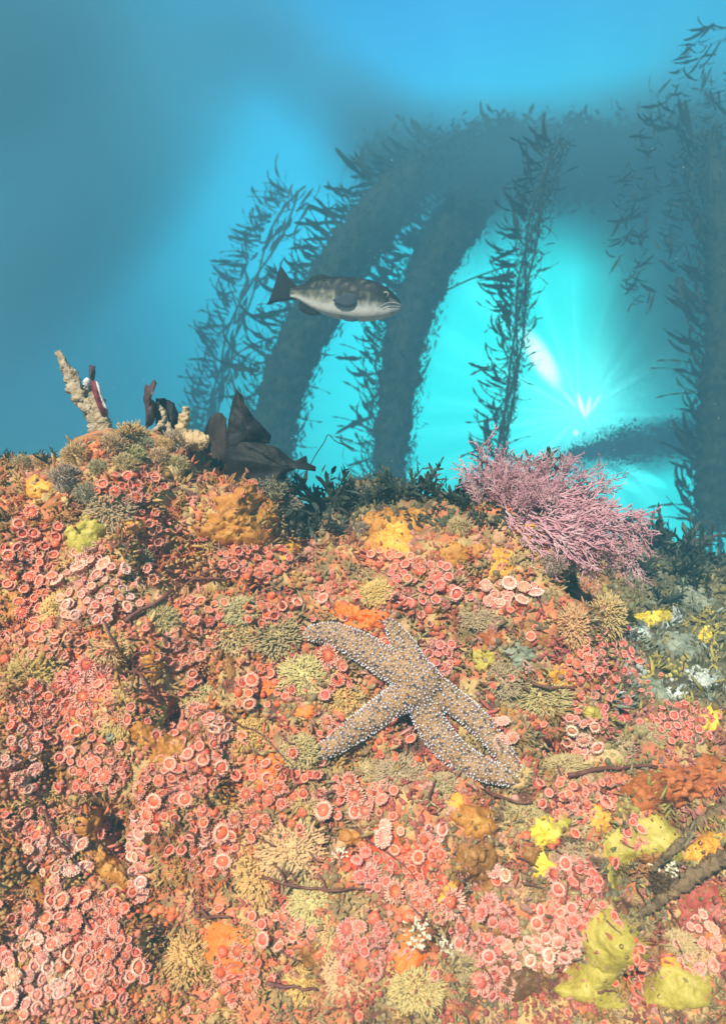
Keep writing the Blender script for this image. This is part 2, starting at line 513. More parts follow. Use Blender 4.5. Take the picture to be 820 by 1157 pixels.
# ------------------------------------------------------------------ turf: the uncountable fine growth over all of the rock
def turf_colour(px, py):
    r = random.random()
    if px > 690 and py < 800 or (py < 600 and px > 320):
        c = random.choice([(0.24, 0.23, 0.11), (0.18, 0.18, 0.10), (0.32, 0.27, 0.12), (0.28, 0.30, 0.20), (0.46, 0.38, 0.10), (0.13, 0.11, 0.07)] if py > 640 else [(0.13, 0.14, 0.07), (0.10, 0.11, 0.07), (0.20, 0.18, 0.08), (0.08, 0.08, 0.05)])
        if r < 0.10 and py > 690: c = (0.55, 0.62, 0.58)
    elif px > 680 and py < 1040:
        c = random.choice([(0.40, 0.32, 0.13), (0.42, 0.20, 0.07), (0.26, 0.22, 0.12), (0.46, 0.38, 0.10), (0.50, 0.18, 0.13), (0.56, 0.24, 0.19)])
    elif px > 430 and py > 680:
        c = random.choice([(0.46, 0.34, 0.15), (0.42, 0.31, 0.15), (0.46, 0.25, 0.07), (0.52, 0.14, 0.08), (0.26, 0.19, 0.10), (0.54, 0.42, 0.21), (0.56, 0.15, 0.12), (0.60, 0.30, 0.22)])
    elif px < 300:
        c = random.choice([(0.62, 0.40, 0.14), (0.58, 0.35, 0.10), (0.70, 0.46, 0.19), (0.48, 0.21, 0.05), (0.78, 0.22, 0.08), (0.68, 0.28, 0.14), (0.42, 0.20, 0.06), (0.78, 0.32, 0.22), (0.74, 0.24, 0.15)])
    else:
        c = random.choice([(0.58, 0.41, 0.17), (0.56, 0.39, 0.18), (0.50, 0.36, 0.17), (0.66, 0.24, 0.12), (0.52, 0.29, 0.09), (0.36, 0.25, 0.12), (0.72, 0.18, 0.11), (0.70, 0.32, 0.22)])
    k = random.uniform(0.75, 1.2)
    return tuple(x * k for x in c)
def clump_noise(px, py, s, o): return noise.noise((px / s, py / s, o))
m_turf = material('turf_growth', W1, scale=300, rough=0.7, bump=0.5, bscale=900, src='world', tint='attr')
mats, cols, mats2, cols2, mats3, cols3 = [], [], [], [], [], []
for i in range(60000):
    px, py = random.uniform(-190, 1060), random.uniform(500, 1290)
    p, n = hit(px, py)
    if p is None or p.y > 2.2: continue
    zone = clump_noise(px, py, 26, 3.1)
    random.seed(int((math.floor(px / 20 + 2 * clump_noise(px, py, 60, 1)) * 911 + math.floor(py / 20 + 2 * clump_noise(px, py, 60, 8)) * 57)) % 99991 + 5 * (i % 4 == 0) * i)
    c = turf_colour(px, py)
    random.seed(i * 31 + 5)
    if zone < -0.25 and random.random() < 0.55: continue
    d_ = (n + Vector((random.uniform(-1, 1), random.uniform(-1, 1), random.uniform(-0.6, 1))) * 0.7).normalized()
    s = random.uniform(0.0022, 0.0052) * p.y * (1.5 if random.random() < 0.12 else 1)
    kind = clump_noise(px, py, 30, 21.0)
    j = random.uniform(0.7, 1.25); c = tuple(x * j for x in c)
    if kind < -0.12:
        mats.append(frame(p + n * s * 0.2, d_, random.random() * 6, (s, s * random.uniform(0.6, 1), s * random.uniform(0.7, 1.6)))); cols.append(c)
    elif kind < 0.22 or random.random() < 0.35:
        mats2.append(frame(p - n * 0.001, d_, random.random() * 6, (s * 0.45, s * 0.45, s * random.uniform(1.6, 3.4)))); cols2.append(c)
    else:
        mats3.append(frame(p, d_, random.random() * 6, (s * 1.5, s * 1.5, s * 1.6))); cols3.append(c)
iv, if_ = ico(1)
iv = [Vector(v) * (1 + 0.45 * noise.noise(Vector(v) * 2.1)) for v in iv]
tag(link('encrusting_turf', many('encrusting_turf', iv, if_, mats, cols, False), m_turf), kind='stuff')
tv, tf = tube([(0, 0, 0), (0.25, 0, 0.5), (0.1, 0.2, 1.0)], [1.0, 1.0, 0.75], 4)
tag(link('bryozoan_turf', many('bryozoan_turf', tv, tf, mats2, cols2), m_turf), kind='stuff')
cv, cf = join([tube([(0, 0, -0.1), (x * 0.5, y * 0.5, 0.5), (x, y, 0.9)], [0.20, 0.23, 0.14], 4) for x, y in ((0.6, 0.1), (-0.4, 0.5), (-0.2, -0.7), (0.1, 0.1))])
tag(link('hydroid_turf', many('hydroid_turf', cv, cf, mats3, cols3), m_turf), kind='stuff')
random.seed(11)

# ------------------------------------------------------------------ anemones
def obj_mix_material(name, light, f, rough=0.45, sub=0.25, noise_scale=60.0):
    """the object's own colour, mixed by f towards `light`"""
    m = bpy.data.materials.new(name); m.use_nodes = True
    n = m.node_tree.nodes; L = m.node_tree.links; b = n['Principled BSDF']
    oi = n.new('ShaderNodeObjectInfo'); mx = n.new('ShaderNodeMix'); mx.data_type = 'RGBA'
    mx.inputs[0].default_value = f; mx.inputs[7].default_value = (*light, 1)
    L.new(oi.outputs['Color'], mx.inputs[6])
    t = n.new('ShaderNodeTexCoord'); z = n.new('ShaderNodeTexNoise'); z.inputs['Scale'].default_value = noise_scale / 20; z.inputs['Detail'].default_value = 4
    L.new(t.outputs['Object'], z.inputs['Vector'])
    mr = n.new('ShaderNodeMapRange'); mr.inputs[1].default_value = 0.3; mr.inputs[2].default_value = 0.7; mr.inputs[3].default_value = 0.75; mr.inputs[4].default_value = 1.1
    L.new(z.outputs['Fac'], mr.inputs[0])
    vm = n.new('ShaderNodeVectorMath'); vm.operation = 'SCALE'
    L.new(mx.outputs[2], vm.inputs[0]); L.new(mr.outputs[0], vm.inputs['Scale'])
    L.new(vm.outputs[0], b.inputs['Base Color'])
    b.inputs['Roughness'].default_value = rough; b.inputs['Specular IOR Level'].default_value = 0.4
    if sub:
        b.inputs['Subsurface Weight'].default_value = sub; b.inputs['Subsurface Radius'].default_value = (0.4, 0.15, 0.1); b.inputs['Subsurface Scale'].default_value = 0.3
    return m
m_column = obj_mix_material('anemone_column', (0.85, 0.20, 0.09), 0.55, 0.35, 0.0)
m_tent = obj_mix_material('anemone_tentacle', (1.0, 0.70, 0.54), 0.56, 0.5, 0.0)
m_disc = bpy.data.materials.new('anemone_disc'); m_disc.use_nodes = True
n = m_disc.node_tree.nodes; L = m_disc.node_tree.links; b = n['Principled BSDF']
t = n.new('ShaderNodeTexCoord'); vm = n.new('ShaderNodeVectorMath'); vm.operation = 'MULTIPLY'; vm.inputs[1].default_value = (1, 1, 0)
L.new(t.outputs['Object'], vm.inputs[0]); le = n.new('ShaderNodeVectorMath'); le.operation = 'LENGTH'; L.new(vm.outputs[0], le.inputs[0])
rp = n.new('ShaderNodeValToRGB'); e = rp.color_ramp.elements
e[0].position = 0.0; e[0].color = (1.1, 1.5, 0.8, 1); e[1].position = 0.2; e[1].color = (0.75, 0.55, 0.5, 1)
x_ = e.new(0.45); x_.color = (1.02, 1.25, 1.2, 1); x_ = e.new(0.8); x_.color = (1.15, 2.2, 2.4, 1)
L.new(le.outputs['Value'], rp.inputs[0])
oi = n.new('ShaderNodeObjectInfo'); mx = n.new('ShaderNodeMix'); mx.data_type = 'RGBA'; mx.blend_type = 'MULTIPLY'; mx.inputs[0].default_value = 1
L.new(rp.outputs[0], mx.inputs[6]); L.new(oi.outputs['Color'], mx.inputs[7]); L.new(mx.outputs[2], b.inputs['Base Color'])
b.inputs['Roughness'].default_value = 0.4

def club(base, tip, r):
    base, tip = Vector(base), Vector(tip)
    mid = base + (tip - base) * 0.6
    return tube([base, base + (tip - base) * 0.85, tip], [r * 0.75, r * 1.2, r * 0.6], 4)
def tent_ring(n, r0, z0, r1, z1, rad, seed, jit=0.12, e=1.0):
    rnd = random.Random(seed); out = []
    for k in range(n):
        a = 2 * math.pi * (k + rnd.uniform(-0.3, 0.3)) / n
        q = 1 + rnd.uniform(-jit, jit)
        out.append(club((r0 * math.cos(a) * e, r0 * math.sin(a), z0), (r1 * q * math.cos(a + rnd.uniform(-.12, .12)) * e, r1 * q * math.sin(a), z1 + rnd.uniform(-0.1, 0.1)), rad * rnd.uniform(0.85, 1.15)))
    return out
AN = {}
def an_variant(key, col_p, disc_p, tents, e=1.0, jit=0.06):
    out = []
    for nm, pr in (('column', col_p), ('oral_disc', disc_p)):
        if pr is None: out.append(None); continue
        v, f = lathe(pr, 18, jit); v = [(x * e, y, z) for x, y, z in v]
        out.append(mesh('anemone_' + nm, v, f))
    if tents: v, f = join(tents); out.append(mesh('anemone_tentacles', v, f))
    else: out.append(None)
    AN.setdefault(key, []).append(out)
for sd_ in range(3):                                            # wide open
    an_variant('open', [(0.62, -0.5), (0.55, 0.1), (0.72, 0.42), (0.80, 0.5)], [(0.80, 0.5), (0.62, 0.46), (0.4, 0.42), (0.24, 0.50), (0.14, 0.56), (0.05, 0.50)],
               tent_ring(30, 0.66, 0.46, 1.14, 0.62, 0.060, sd_) + tent_ring(26, 0.56, 0.44, 0.92, 0.82, 0.058, sd_ + 9) + tent_ring(18, 0.46, 0.44, 0.70, 0.86, 0.050, sd_ + 14), [1, 0.9, 1.05][sd_])
for sd_ in range(4):                                            # cup with the rim drawn up: reads as a ring
    e = [1, 0.82, 0.66, 0.92][sd_]
    an_variant('ring', [(0.74, -0.5), (0.70, 0.2), (0.86, 0.62), (0.92, 0.85)], [(0.90, 0.84), (0.68, 0.82), (0.52, 0.66), (0.38, 0.36), (0.20, 0.22), (0.05, 0.26)],
               tent_ring(28, 0.86, 0.74, 1.06, 0.92, 0.080, sd_ + 20, 0.07, e) + tent_ring(24, 0.76, 0.80, 0.88, 1.08, 0.085, sd_ + 31, 0.08, e) + tent_ring(16, 0.62, 0.78, 0.66, 1.04, 0.075, sd_ + 41, 0.1, e), e)
def torus(Rr, r, z, e=1.0, seg=20, m=8):
    v, f = [], []
    for i in range(seg):
        a = 2 * math.pi * i / seg
        q = r * (1 + 0.12 * math.sin(3 * a + Rr * 20))
        for k in range(m):
            t_ = 2 * math.pi * k / m
            v.append(((Rr + q * math.cos(t_)) * math.cos(a) * e, (Rr + q * math.cos(t_)) * math.sin(a), z + q * math.sin(t_)))
    for i in range(seg):
        for k in range(m):
            i2, k2 = (i + 1) % seg, (k + 1) % m
            f.append((i * m + k, i2 * m + k, i2 * m + k2, i * m + k2))
    return v, f
for sd_ in range(4):                                            # rim swollen to a lip with nubs
    e = [1, 0.72, 0.88, 0.58][sd_]
    an_variant('ring', [(0.74, -0.5), (0.70, 0.2), (0.80, 0.62), (0.84, 0.80)], [(0.84, 0.78), (0.60, 0.72), (0.44, 0.5), (0.30, 0.3), (0.16, 0.26), (0.05, 0.3)],
               [torus(0.80, 0.17, 0.84, e)] + tent_ring(30, 0.86, 0.84, 1.08, 0.94, 0.062, sd_ + 70, 0.07, e) + tent_ring(22, 0.74, 0.90, 0.76, 1.12, 0.06, sd_ + 81, 0.08, e), e)
for sd_ in range(4):                                            # small polyps of the carpet
    e = [1, 0.85, 0.7, 0.95][sd_]
    an_variant('small', [(0.74, -0.5), (0.72, 0.2), (0.84, 0.70)], [(0.82, 0.72), (0.5, 0.55), (0.25, 0.3), (0.05, 0.34)], [torus(0.78, 0.17, 0.8, e, 14, 5)] + tent_ring(15, 0.80, 0.84, 1.02, 1.04, 0.085, sd_ + 120, 0.12, e), e)
for sd_ in range(2):                                            # drawn shut
    an_variant('bud', [(0.80, -0.5), (0.92, 0.1), (0.86, 0.5), (0.62, 0.82), (0.34, 0.95), (0.18, 0.90), (0.12, 0.78)], None,
               tent_ring(9, 0.20, 0.84, 0.22, 0.98, 0.07, sd_ + 50, 0.1), [1, 0.85][sd_], 0.05)
PINK, SALM, CORAL, ROSE, REDO, PALE = (0.90, 0.165, 0.10), (0.92, 0.22, 0.10), (0.92, 0.125, 0.05), (0.82, 0.12, 0.11), (0.94, 0.10, 0.02), (0.95, 0.40, 0.30)
HUE = {PINK: 'pink', SALM: 'salmon pink', CORAL: 'coral red', ROSE: 'rose pink', REDO: 'orange red', PALE: 'pale pink'}
# where, cx, cy, rx, ry, how many, size px, (open, ring, bud) shares, hue
CLUSTERS = [
 ('in the dense bank along the rock edge under the orange lump', 38, 640, 30, 58, 24, 15, (.2, .7, .1), CORAL),
 ('in the pale-rimmed bouquet above the dark twig ledge', 108, 668, 44, 32, 26, 17, (.05, .95, 0), PALE),
 ('in the pair beside the yellow bryozoan lump', 97, 626, 10, 7, 2, 19, (.5, .5, 0), PALE),
 ('in the scatter below the pale-rimmed bouquet', 60, 722, 40, 20, 13, 13, (.2, .8, 0), SALM),
 ('next to the vertical bright orange sponge strip', 98, 764, 30, 14, 5, 24, (.9, .1, 0), ROSE),
 ('in the patch left of the olive snail', 62, 802, 44, 36, 26, 17, (.5, .45, .05), CORAL),
 ('in the dusky patch below the bright orange strip', 106, 800, 26, 26, 13, 15, (.7, .3, 0), CORAL),
 ('in the whitish row at the rock margin', 26, 858, 16, 40, 10, 15, (.1, .9, 0), PALE),
 ('in the patch beneath the olive snail', 110, 862, 34, 30, 14, 15, (.3, .7, 0), PINK),
 ('in the dense coral patch beside the brown ledge sponge', 188, 892, 30, 34, 18, 18, (.4, .55, .05), CORAL),
 ('in the loose line above the dark twigs', 36, 930, 26, 22, 9, 14, (.4, .6, 0), PINK),
 ('in the slanting band over the ochre ridge sponge', 66, 965, 36, 24, 12, 16, (.1, .9, 0), PALE),
 ('in the thin column edging the dark hollow', 158, 965, 10, 52, 11, 16, (.05, .95, 0), PALE),
 ('in the glowing orange knot under the hollow', 150, 1018, 20, 18, 9, 14, (0, .35, .65), REDO),
 ('in the broad bank under the ochre ridge sponge', 78, 1038, 58, 34, 28, 18, (.3, .7, 0), PINK),
 ('in the pale crowd at the lowest rock corner', 40, 1095, 44, 42, 34, 17, (.05, .95, 0), PALE),
 ('in the crowd beside the tan slab sponge', 122, 1090, 34, 40, 24, 17, (.15, .8, .05), PINK),
 ('in the tall patch near the dark oval sponge', 222, 850, 28, 46, 20, 18, (.4, .5, .1), PINK),
 ('in the red knot between two tan tufts', 298, 780, 30, 24, 16, 16, (.2, .5, .3), CORAL),
 ('in the white-rimmed handful near the dark oval sponge', 246, 822, 14, 12, 6, 14, (0, 1, 0), PALE),
 ('in the patch around the round orange sponge', 308, 886, 36, 28, 16, 17, (.4, .4, .2), CORAL),
 ('in the big-bodied group under the lower starfish arm', 396, 902, 42, 20, 11, 22, (.5, .35, .15), PINK),
 ('in the red tower beside the broad tan thicket', 236, 950, 26, 36, 18, 18, (.3, .4, .3), CORAL),
 ('in the trio with white rims over the red crust', 442, 946, 14, 14, 3, 22, (.1, .9, 0), PALE),
 ('in the small trio beside the ochre holed sponge', 492, 942, 12, 8, 3, 18, (0, 1, 0), PALE),
 ('in the curled group by the dark strand', 424, 982, 26, 18, 8, 20, (.1, .9, 0), ROSE),
 ('in the fringed group above the white branching hydroid', 472, 1018, 36, 22, 9, 23, (.85, .1, .05), SALM),
 ('in the deep red group near the bottom tan tuft', 414, 1068, 30, 32, 10, 21, (.7, .2, .1), ROSE),
 ('in the pale rosette ringed by tan thicket', 326, 1052, 28, 22, 13, 19, (.2, .6, .2), PINK),
 ('in the orange group at the thicket foot', 268, 1096, 20, 34, 11, 19, (.3, .2, .5), REDO),
 ('in the white-rimmed pair over the brown holed sponge', 562, 986, 14, 5, 2, 18, (0, 1, 0), PALE),
 ('in the fringed group below the yellow knob', 548, 1052, 32, 34, 13, 19, (.6, .4, 0), ROSE),
 ('in the rosy bank beside the yellow-green sponge', 648, 1012, 26, 44, 26, 16, (.4, .6, 0), ROSE),
 ('in the pale row over the dark brown slab', 612, 1072, 46, 18, 20, 16, (.1, .9, 0), PALE),
 ('in the slanting band under the starfish arm tips', 655, 902, 40, 28, 20, 14, (.3, .7, 0), PINK),
 ('in the little group on the yellow-green crust', 716, 942, 14, 16, 6, 13, (.3, .7, 0), ROSE),
 ('in the purplish group at the bottom rim', 562, 1112, 22, 16, 9, 18, (.6, .4, 0), ROSE),
 ('in the string of shiny beads beside the yellow sponge', 718, 1092, 9, 34, 9, 14, (0, .3, .7), REDO),
 ('in the white-ringed scatter near the red slab', 786, 1074, 22, 40, 16, 13, (.1, .9, 0), PALE),
 ('in the fine pink sheet below the bushy balls', 694, 772, 44, 50, 34, 11, (.3, .7, 0), ROSE),
 ('in the fine netted pink sheet over the rust sponge', 768, 820, 36, 22, 30, 11, (.1, .9, 0), ROSE),
 ('in the red clump under the tall bushy ball', 650, 752, 14, 12, 6, 15, (.7, .3, 0), CORAL),
 ('in the mauve-rimmed band above the starfish', 482, 662, 46, 24, 24, 16, (.2, .75, .05), ROSE),
 ('in the dull band below the ochre lobes', 446, 634, 34, 10, 9, 15, (.4, .6, 0), SALM),
 ('in the cream-rimmed group under the ochre knobs', 575, 672, 32, 14, 10, 17, (.1, .9, 0), PALE),
 ('in the pink skirt of the big brown sponge', 284, 634, 44, 18, 26, 14, (.1, .85, .05), PINK),
 ('in the small patch under the twig ledge', 226, 690, 24, 14, 9, 15, (.3, .7, 0), PINK),
 ('in the fiery patch below the pink skirt', 308, 690, 26, 16, 14, 14, (.3, .5, .2), CORAL),
 ('in the group shaded by the upper starfish arm', 498, 742, 18, 18, 8, 15, (.5, .4, .1), ROSE),
 ('in the trio next to the arm edge of the starfish', 566, 824, 12, 18, 3, 22, (.1, .9, 0), PALE),
 ('in the pair of big curled cups above the tan tuft', 378, 756, 14, 18, 3, 22, (.6, .4, 0), CORAL),
 ('in the shut red handful in the starfish crook', 432, 842, 18, 10, 6, 13, (0, .1, .9), REDO),
 ('in the patch under the lower starfish arm root', 375, 824, 14, 10, 5, 17, (.6, .4, 0), PINK),
 ('on the crest below the lacy white crust', 150, 552, 34, 14, 13, 14, (.2, .8, 0), CORAL),
 ('in the sparse group right of the yellow lump', 170, 600, 14, 22, 5, 15, (.3, .7, 0), SALM),
 ('in the sparse group beyond the starfish arm', 655, 830, 18, 22, 8, 15, (.2, .8, 0), PALE),
 ('in the scattered rosy cups beside the frilly orange sponge', 385, 672, 26, 12, 9, 12, (.2, .8, 0), PINK),
 ('in the scatter around the dark oval sponge', 225, 735, 40, 24, 10, 14, (.4, .6, 0), SALM),
 ('in the loose patch over the broad tan thicket', 300, 935, 44, 14, 9, 16, (.4, .4, .2), CORAL),
 ('in the loose red patch beside the ochre holed sponge', 470, 970, 30, 24, 12, 15, (.3, .4, .3), REDO),
 ('in the pale scatter low on the middle face', 620, 1035, 20, 14, 8, 15, (.3, .7, 0), PINK),
]
spots = []
for ci, (where, cx, cy, rx, ry, cnt, size, sh, hue) in enumerate(CLUSTERS):
    got, tries = [], 0
    cnt = int(cnt * 1.5); size *= 0.90
    while len(got) < cnt and tries < 900:
        tries += 1
        a, r = random.random() * 6.283, math.sqrt(random.random())
        x, y = cx + rx * r * math.cos(a), cy + ry * r * math.sin(a)
        sz = size * random.choice((random.uniform(0.55, 0.9), random.uniform(0.8, 1.15), random.uniform(0.9, 1.35)))
        if any((x - u) ** 2 + (y - w) ** 2 < (0.41 * (sz + q)) ** 2 for u, w, q in got): continue
        got.append((x, y, sz))
    for x, y, sz in got: spots.append((ci, x, y, sz))
spots.sort(key=lambda s: -s[3])
ORD = ['highest', 'second highest', 'third highest', 'fourth highest', 'fifth highest', 'sixth highest', 'seventh highest', 'eighth highest']
def ordinal(k, n):
    if n == 1: return ''
    if k == n - 1: return 'lowest '
    if k == n - 2 and n > 3: return 'second lowest '
    if k < len(ORD): return ORD[k] + ' '
    back = n - 1 - k
    return (['lowest', 'second lowest', 'third lowest', 'fourth lowest', 'fifth lowest', 'sixth lowest', 'seventh lowest', 'eighth lowest'][back] + ' ') if back < 8 else f'{k + 1}th highest '
members = {}
STATE = {'open': 'open', 'ring': 'cupped', 'bud': 'shut'}
rest = []
for i, (ci, x, y, sz) in enumerate(spots):
    where, _, _, _, _, _, _, sh, hue = CLUSTERS[ci]
    p, n = hit_s(x, y, 7)
    if p is None: continue
    n = (n + Vector((random.uniform(-1, 1), random.uniform(-1, 1), random.uniform(-1, 1))) * 0.5 - p.normalized() * 0.45).normalized()
    r = sz * 0.5 * p.y / F
    k = random.random(); st = 'open' if k < sh[0] else ('ring' if k < sh[0] + sh[1] else 'bud')
    v_ = random.uniform(0.8, 1.5); c = [max(0.01, min(1, hue[0] * random.uniform(0.8, 1.08))), min(0.6, hue[1] * v_ * random.uniform(0.9, 1.1)), min(0.55, hue[2] * v_ * random.uniform(0.85, 1.25))]
    if st == 'bud': c = [c[0], c[1] * 0.75, c[2] * 0.5]; r *= 0.74
    mw = frame(p + n * r * random.uniform(0.05, 0.5), n, random.random() * 6.28, (r, r * random.uniform(0.85, 1.0), r * random.uniform(0.8, 1.05)))
    cm, dm, tm = AN[st][random.randrange(len(AN[st]))]
    if i >= 300:
        rest.append((st, mw, c)); continue
    o = link('strawberry_anemone', cm, m_column, None, mw); o.color = (*c, 1)
    members.setdefault((ci, st), []).append((y, o))
    if dm is not None:
        q = link('oral_disc', dm, m_disc, o); q.color = (*c, 1)
    if tm is not None:
        q = link('tentacles', tm, m_tent, o); q.color = (*c, 1); q['kind'] = 'stuff'
for (ci, st), ms in members.items():
    where, hue = CLUSTERS[ci][0], HUE[CLUSTERS[ci][8]]
    for k, (y, o) in enumerate(sorted(ms, key=lambda q: q[0])):
        w = ordinal(k, len(ms)) + f'{STATE[st]} {hue} anemone {where}'
        if len(w.replace('-', '').split()) > 15: w = ordinal(k, len(ms)) + f'{STATE[st]} anemone {where}'
        tag(o, w, 'anemone', f'{STATE[st]} anemones {where}')
# the smaller ones and those between the clusters: one carpet
NUM = sum(c[3] * c[4] for c in CLUSTERS)
fill = []
for ci, (where, cx, cy, rx, ry, cnt, size, sh, hue) in enumerate(CLUSTERS):
    for i in range(int(800 * rx * ry / NUM)):
        a, r = random.random() * 6.283, 1.25 * math.sqrt(random.random())
        fill.append((cx + rx * r * math.cos(a), cy + ry * r * math.sin(a), hue, min(size * 0.66, 10)))
for i in range(420):
    x, y = random.uniform(-60, 880), random.uniform(640, 1230)
    if x > 690 and y < 1000: continue
    if clump_noise(x, y, 34, 40.0) < -0.02 and x > 200: continue
    fill.append((x, y, random.choice([PINK, SALM, CORAL, ROSE] + ([PALE] if x < 300 else [REDO])), 11))
for x, y, hue, size in fill:
    p, n = hit_s(x, y, 7)
    if p is None: continue
    n = (n - p.normalized() * 0.45 + Vector((random.uniform(-1, 1), random.uniform(-1, 1), random.uniform(-1, 1))) * 0.5).normalized()
    r = size * random.uniform(0.7, 1.3) * 0.5 * p.y / F
    c = [max(0.01, min(1, h * random.uniform(0.8, 1.1))) for h in hue]
    rest.append((random.choice(['small', 'small', 'small', 'small', 'bud']), frame(p + n * r * 0.3, n, random.random() * 6.28, (r, r, r)), c))
m_carpet = material('anemone_carpet', W1, scale=200, rough=0.45, bump=0.0, src='world', tint='attr')
Vs, Ts, Cs, off = [], [], [], 0
cache = {}
for st, mw, c in rest:
    if st in ('ring', 'open') and random.random() < 0.7: st = 'small'
    k = random.randrange(len(AN[st]))
    if (st, k) not in cache:
        arr = []
        for me, role in zip(AN[st][k], ('col', 'disc', 'ten')):
            if me is None: continue
            vv = np.array([v.co[:] for v in me.vertices]); me.calc_loop_triangles()
            arr.append((vv, np.array([t_.vertices[:] for t_ in me.loop_triangles]), role))
        cache[(st, k)] = arr
    M = np.array([list(q) for q in mw])
    for vv, tt, role in cache[(st, k)]:
        Vs.append(vv @ M[:3, :3].T + M[:3, 3]); Ts.append(tt + off); off += len(vv)
        c_ = np.array(c)
        if role == 'col': cc = c_ * 0.5 + np.array((0.85, 0.20, 0.09)) * 0.5
        elif role == 'ten': cc = c_ * 0.52 + np.array((1, 0.68, 0.52)) * 0.48
        else: cc = c_ * np.array((1.0, 1.2, 1.1))
        Cs.append(np.repeat(cc[None], len(vv), 0))
tag(link('anemone_carpet', np_mesh('anemone_carpet', np.vstack(Vs), np.vstack(Ts), np.vstack(Cs)), m_carpet), kind='stuff')

# ------------------------------------------------------------------ sponges and crusts
def spm(name, a, b, c, scale=45, rough=0.5, bump=0.5, bs=240):
    return material(name, ((0.28, a), (0.5, b), (0.72, c)), scale=scale, rough=rough, bump=bump, bscale=bs, src='world')
m_ochre = spm('ochre_sponge', (0.30, 0.10, 0.02), (0.46, 0.19, 0.03), (0.60, 0.30, 0.06))
m_orange = spm('orange_sponge', (0.80, 0.15, 0.02), (0.90, 0.20, 0.03), (0.95, 0.28, 0.06), bump=0.7)
m_ambr = spm('amber_sponge', (0.62, 0.26, 0.03), (0.78, 0.38, 0.05), (0.85, 0.50, 0.12))
m_brown = spm('brown_sponge', (0.18, 0.07, 0.025), (0.30, 0.13, 0.03), (0.42, 0.20, 0.06))
m_rust = spm('rust_sponge', (0.28, 0.075, 0.02), (0.42, 0.12, 0.03), (0.55, 0.20, 0.06))
m_yel = spm('yellow_sponge', (0.62, 0.42, 0.03), (0.78, 0.56, 0.05), (0.85, 0.68, 0.15))
m_yg = spm('yellow_green_sponge', (0.32, 0.25, 0.04), (0.46, 0.37, 0.06), (0.56, 0.46, 0.12), scale=60)
m_dbrown = spm('dark_brown_sponge', (0.10, 0.05, 0.025), (0.17, 0.08, 0.03), (0.25, 0.12, 0.05))
m_red = spm('red_crust', (0.50, 0.05, 0.02), (0.66, 0.09, 0.03), (0.78, 0.15, 0.07))
m_dred = spm('dull_red_crust', (0.30, 0.06, 0.04), (0.42, 0.09, 0.06), (0.52, 0.16, 0.10))
m_white = spm('white_crust', (0.30, 0.32, 0.25), (0.50, 0.53, 0.46), (0.72, 0.74, 0.68), scale=110)
m_grey = spm('grey_green_crust', (0.14, 0.16, 0.10), (0.24, 0.26, 0.18), (0.34, 0.36, 0.26))
m_tan = spm('tan_crust', (0.42, 0.28, 0.11), (0.55, 0.38, 0.17), (0.66, 0.48, 0.25), scale=80)
m_pore = spm('pore', (0.10, 0.05, 0.02), (0.14, 0.07, 0.03), (0.2, 0.1, 0.04))
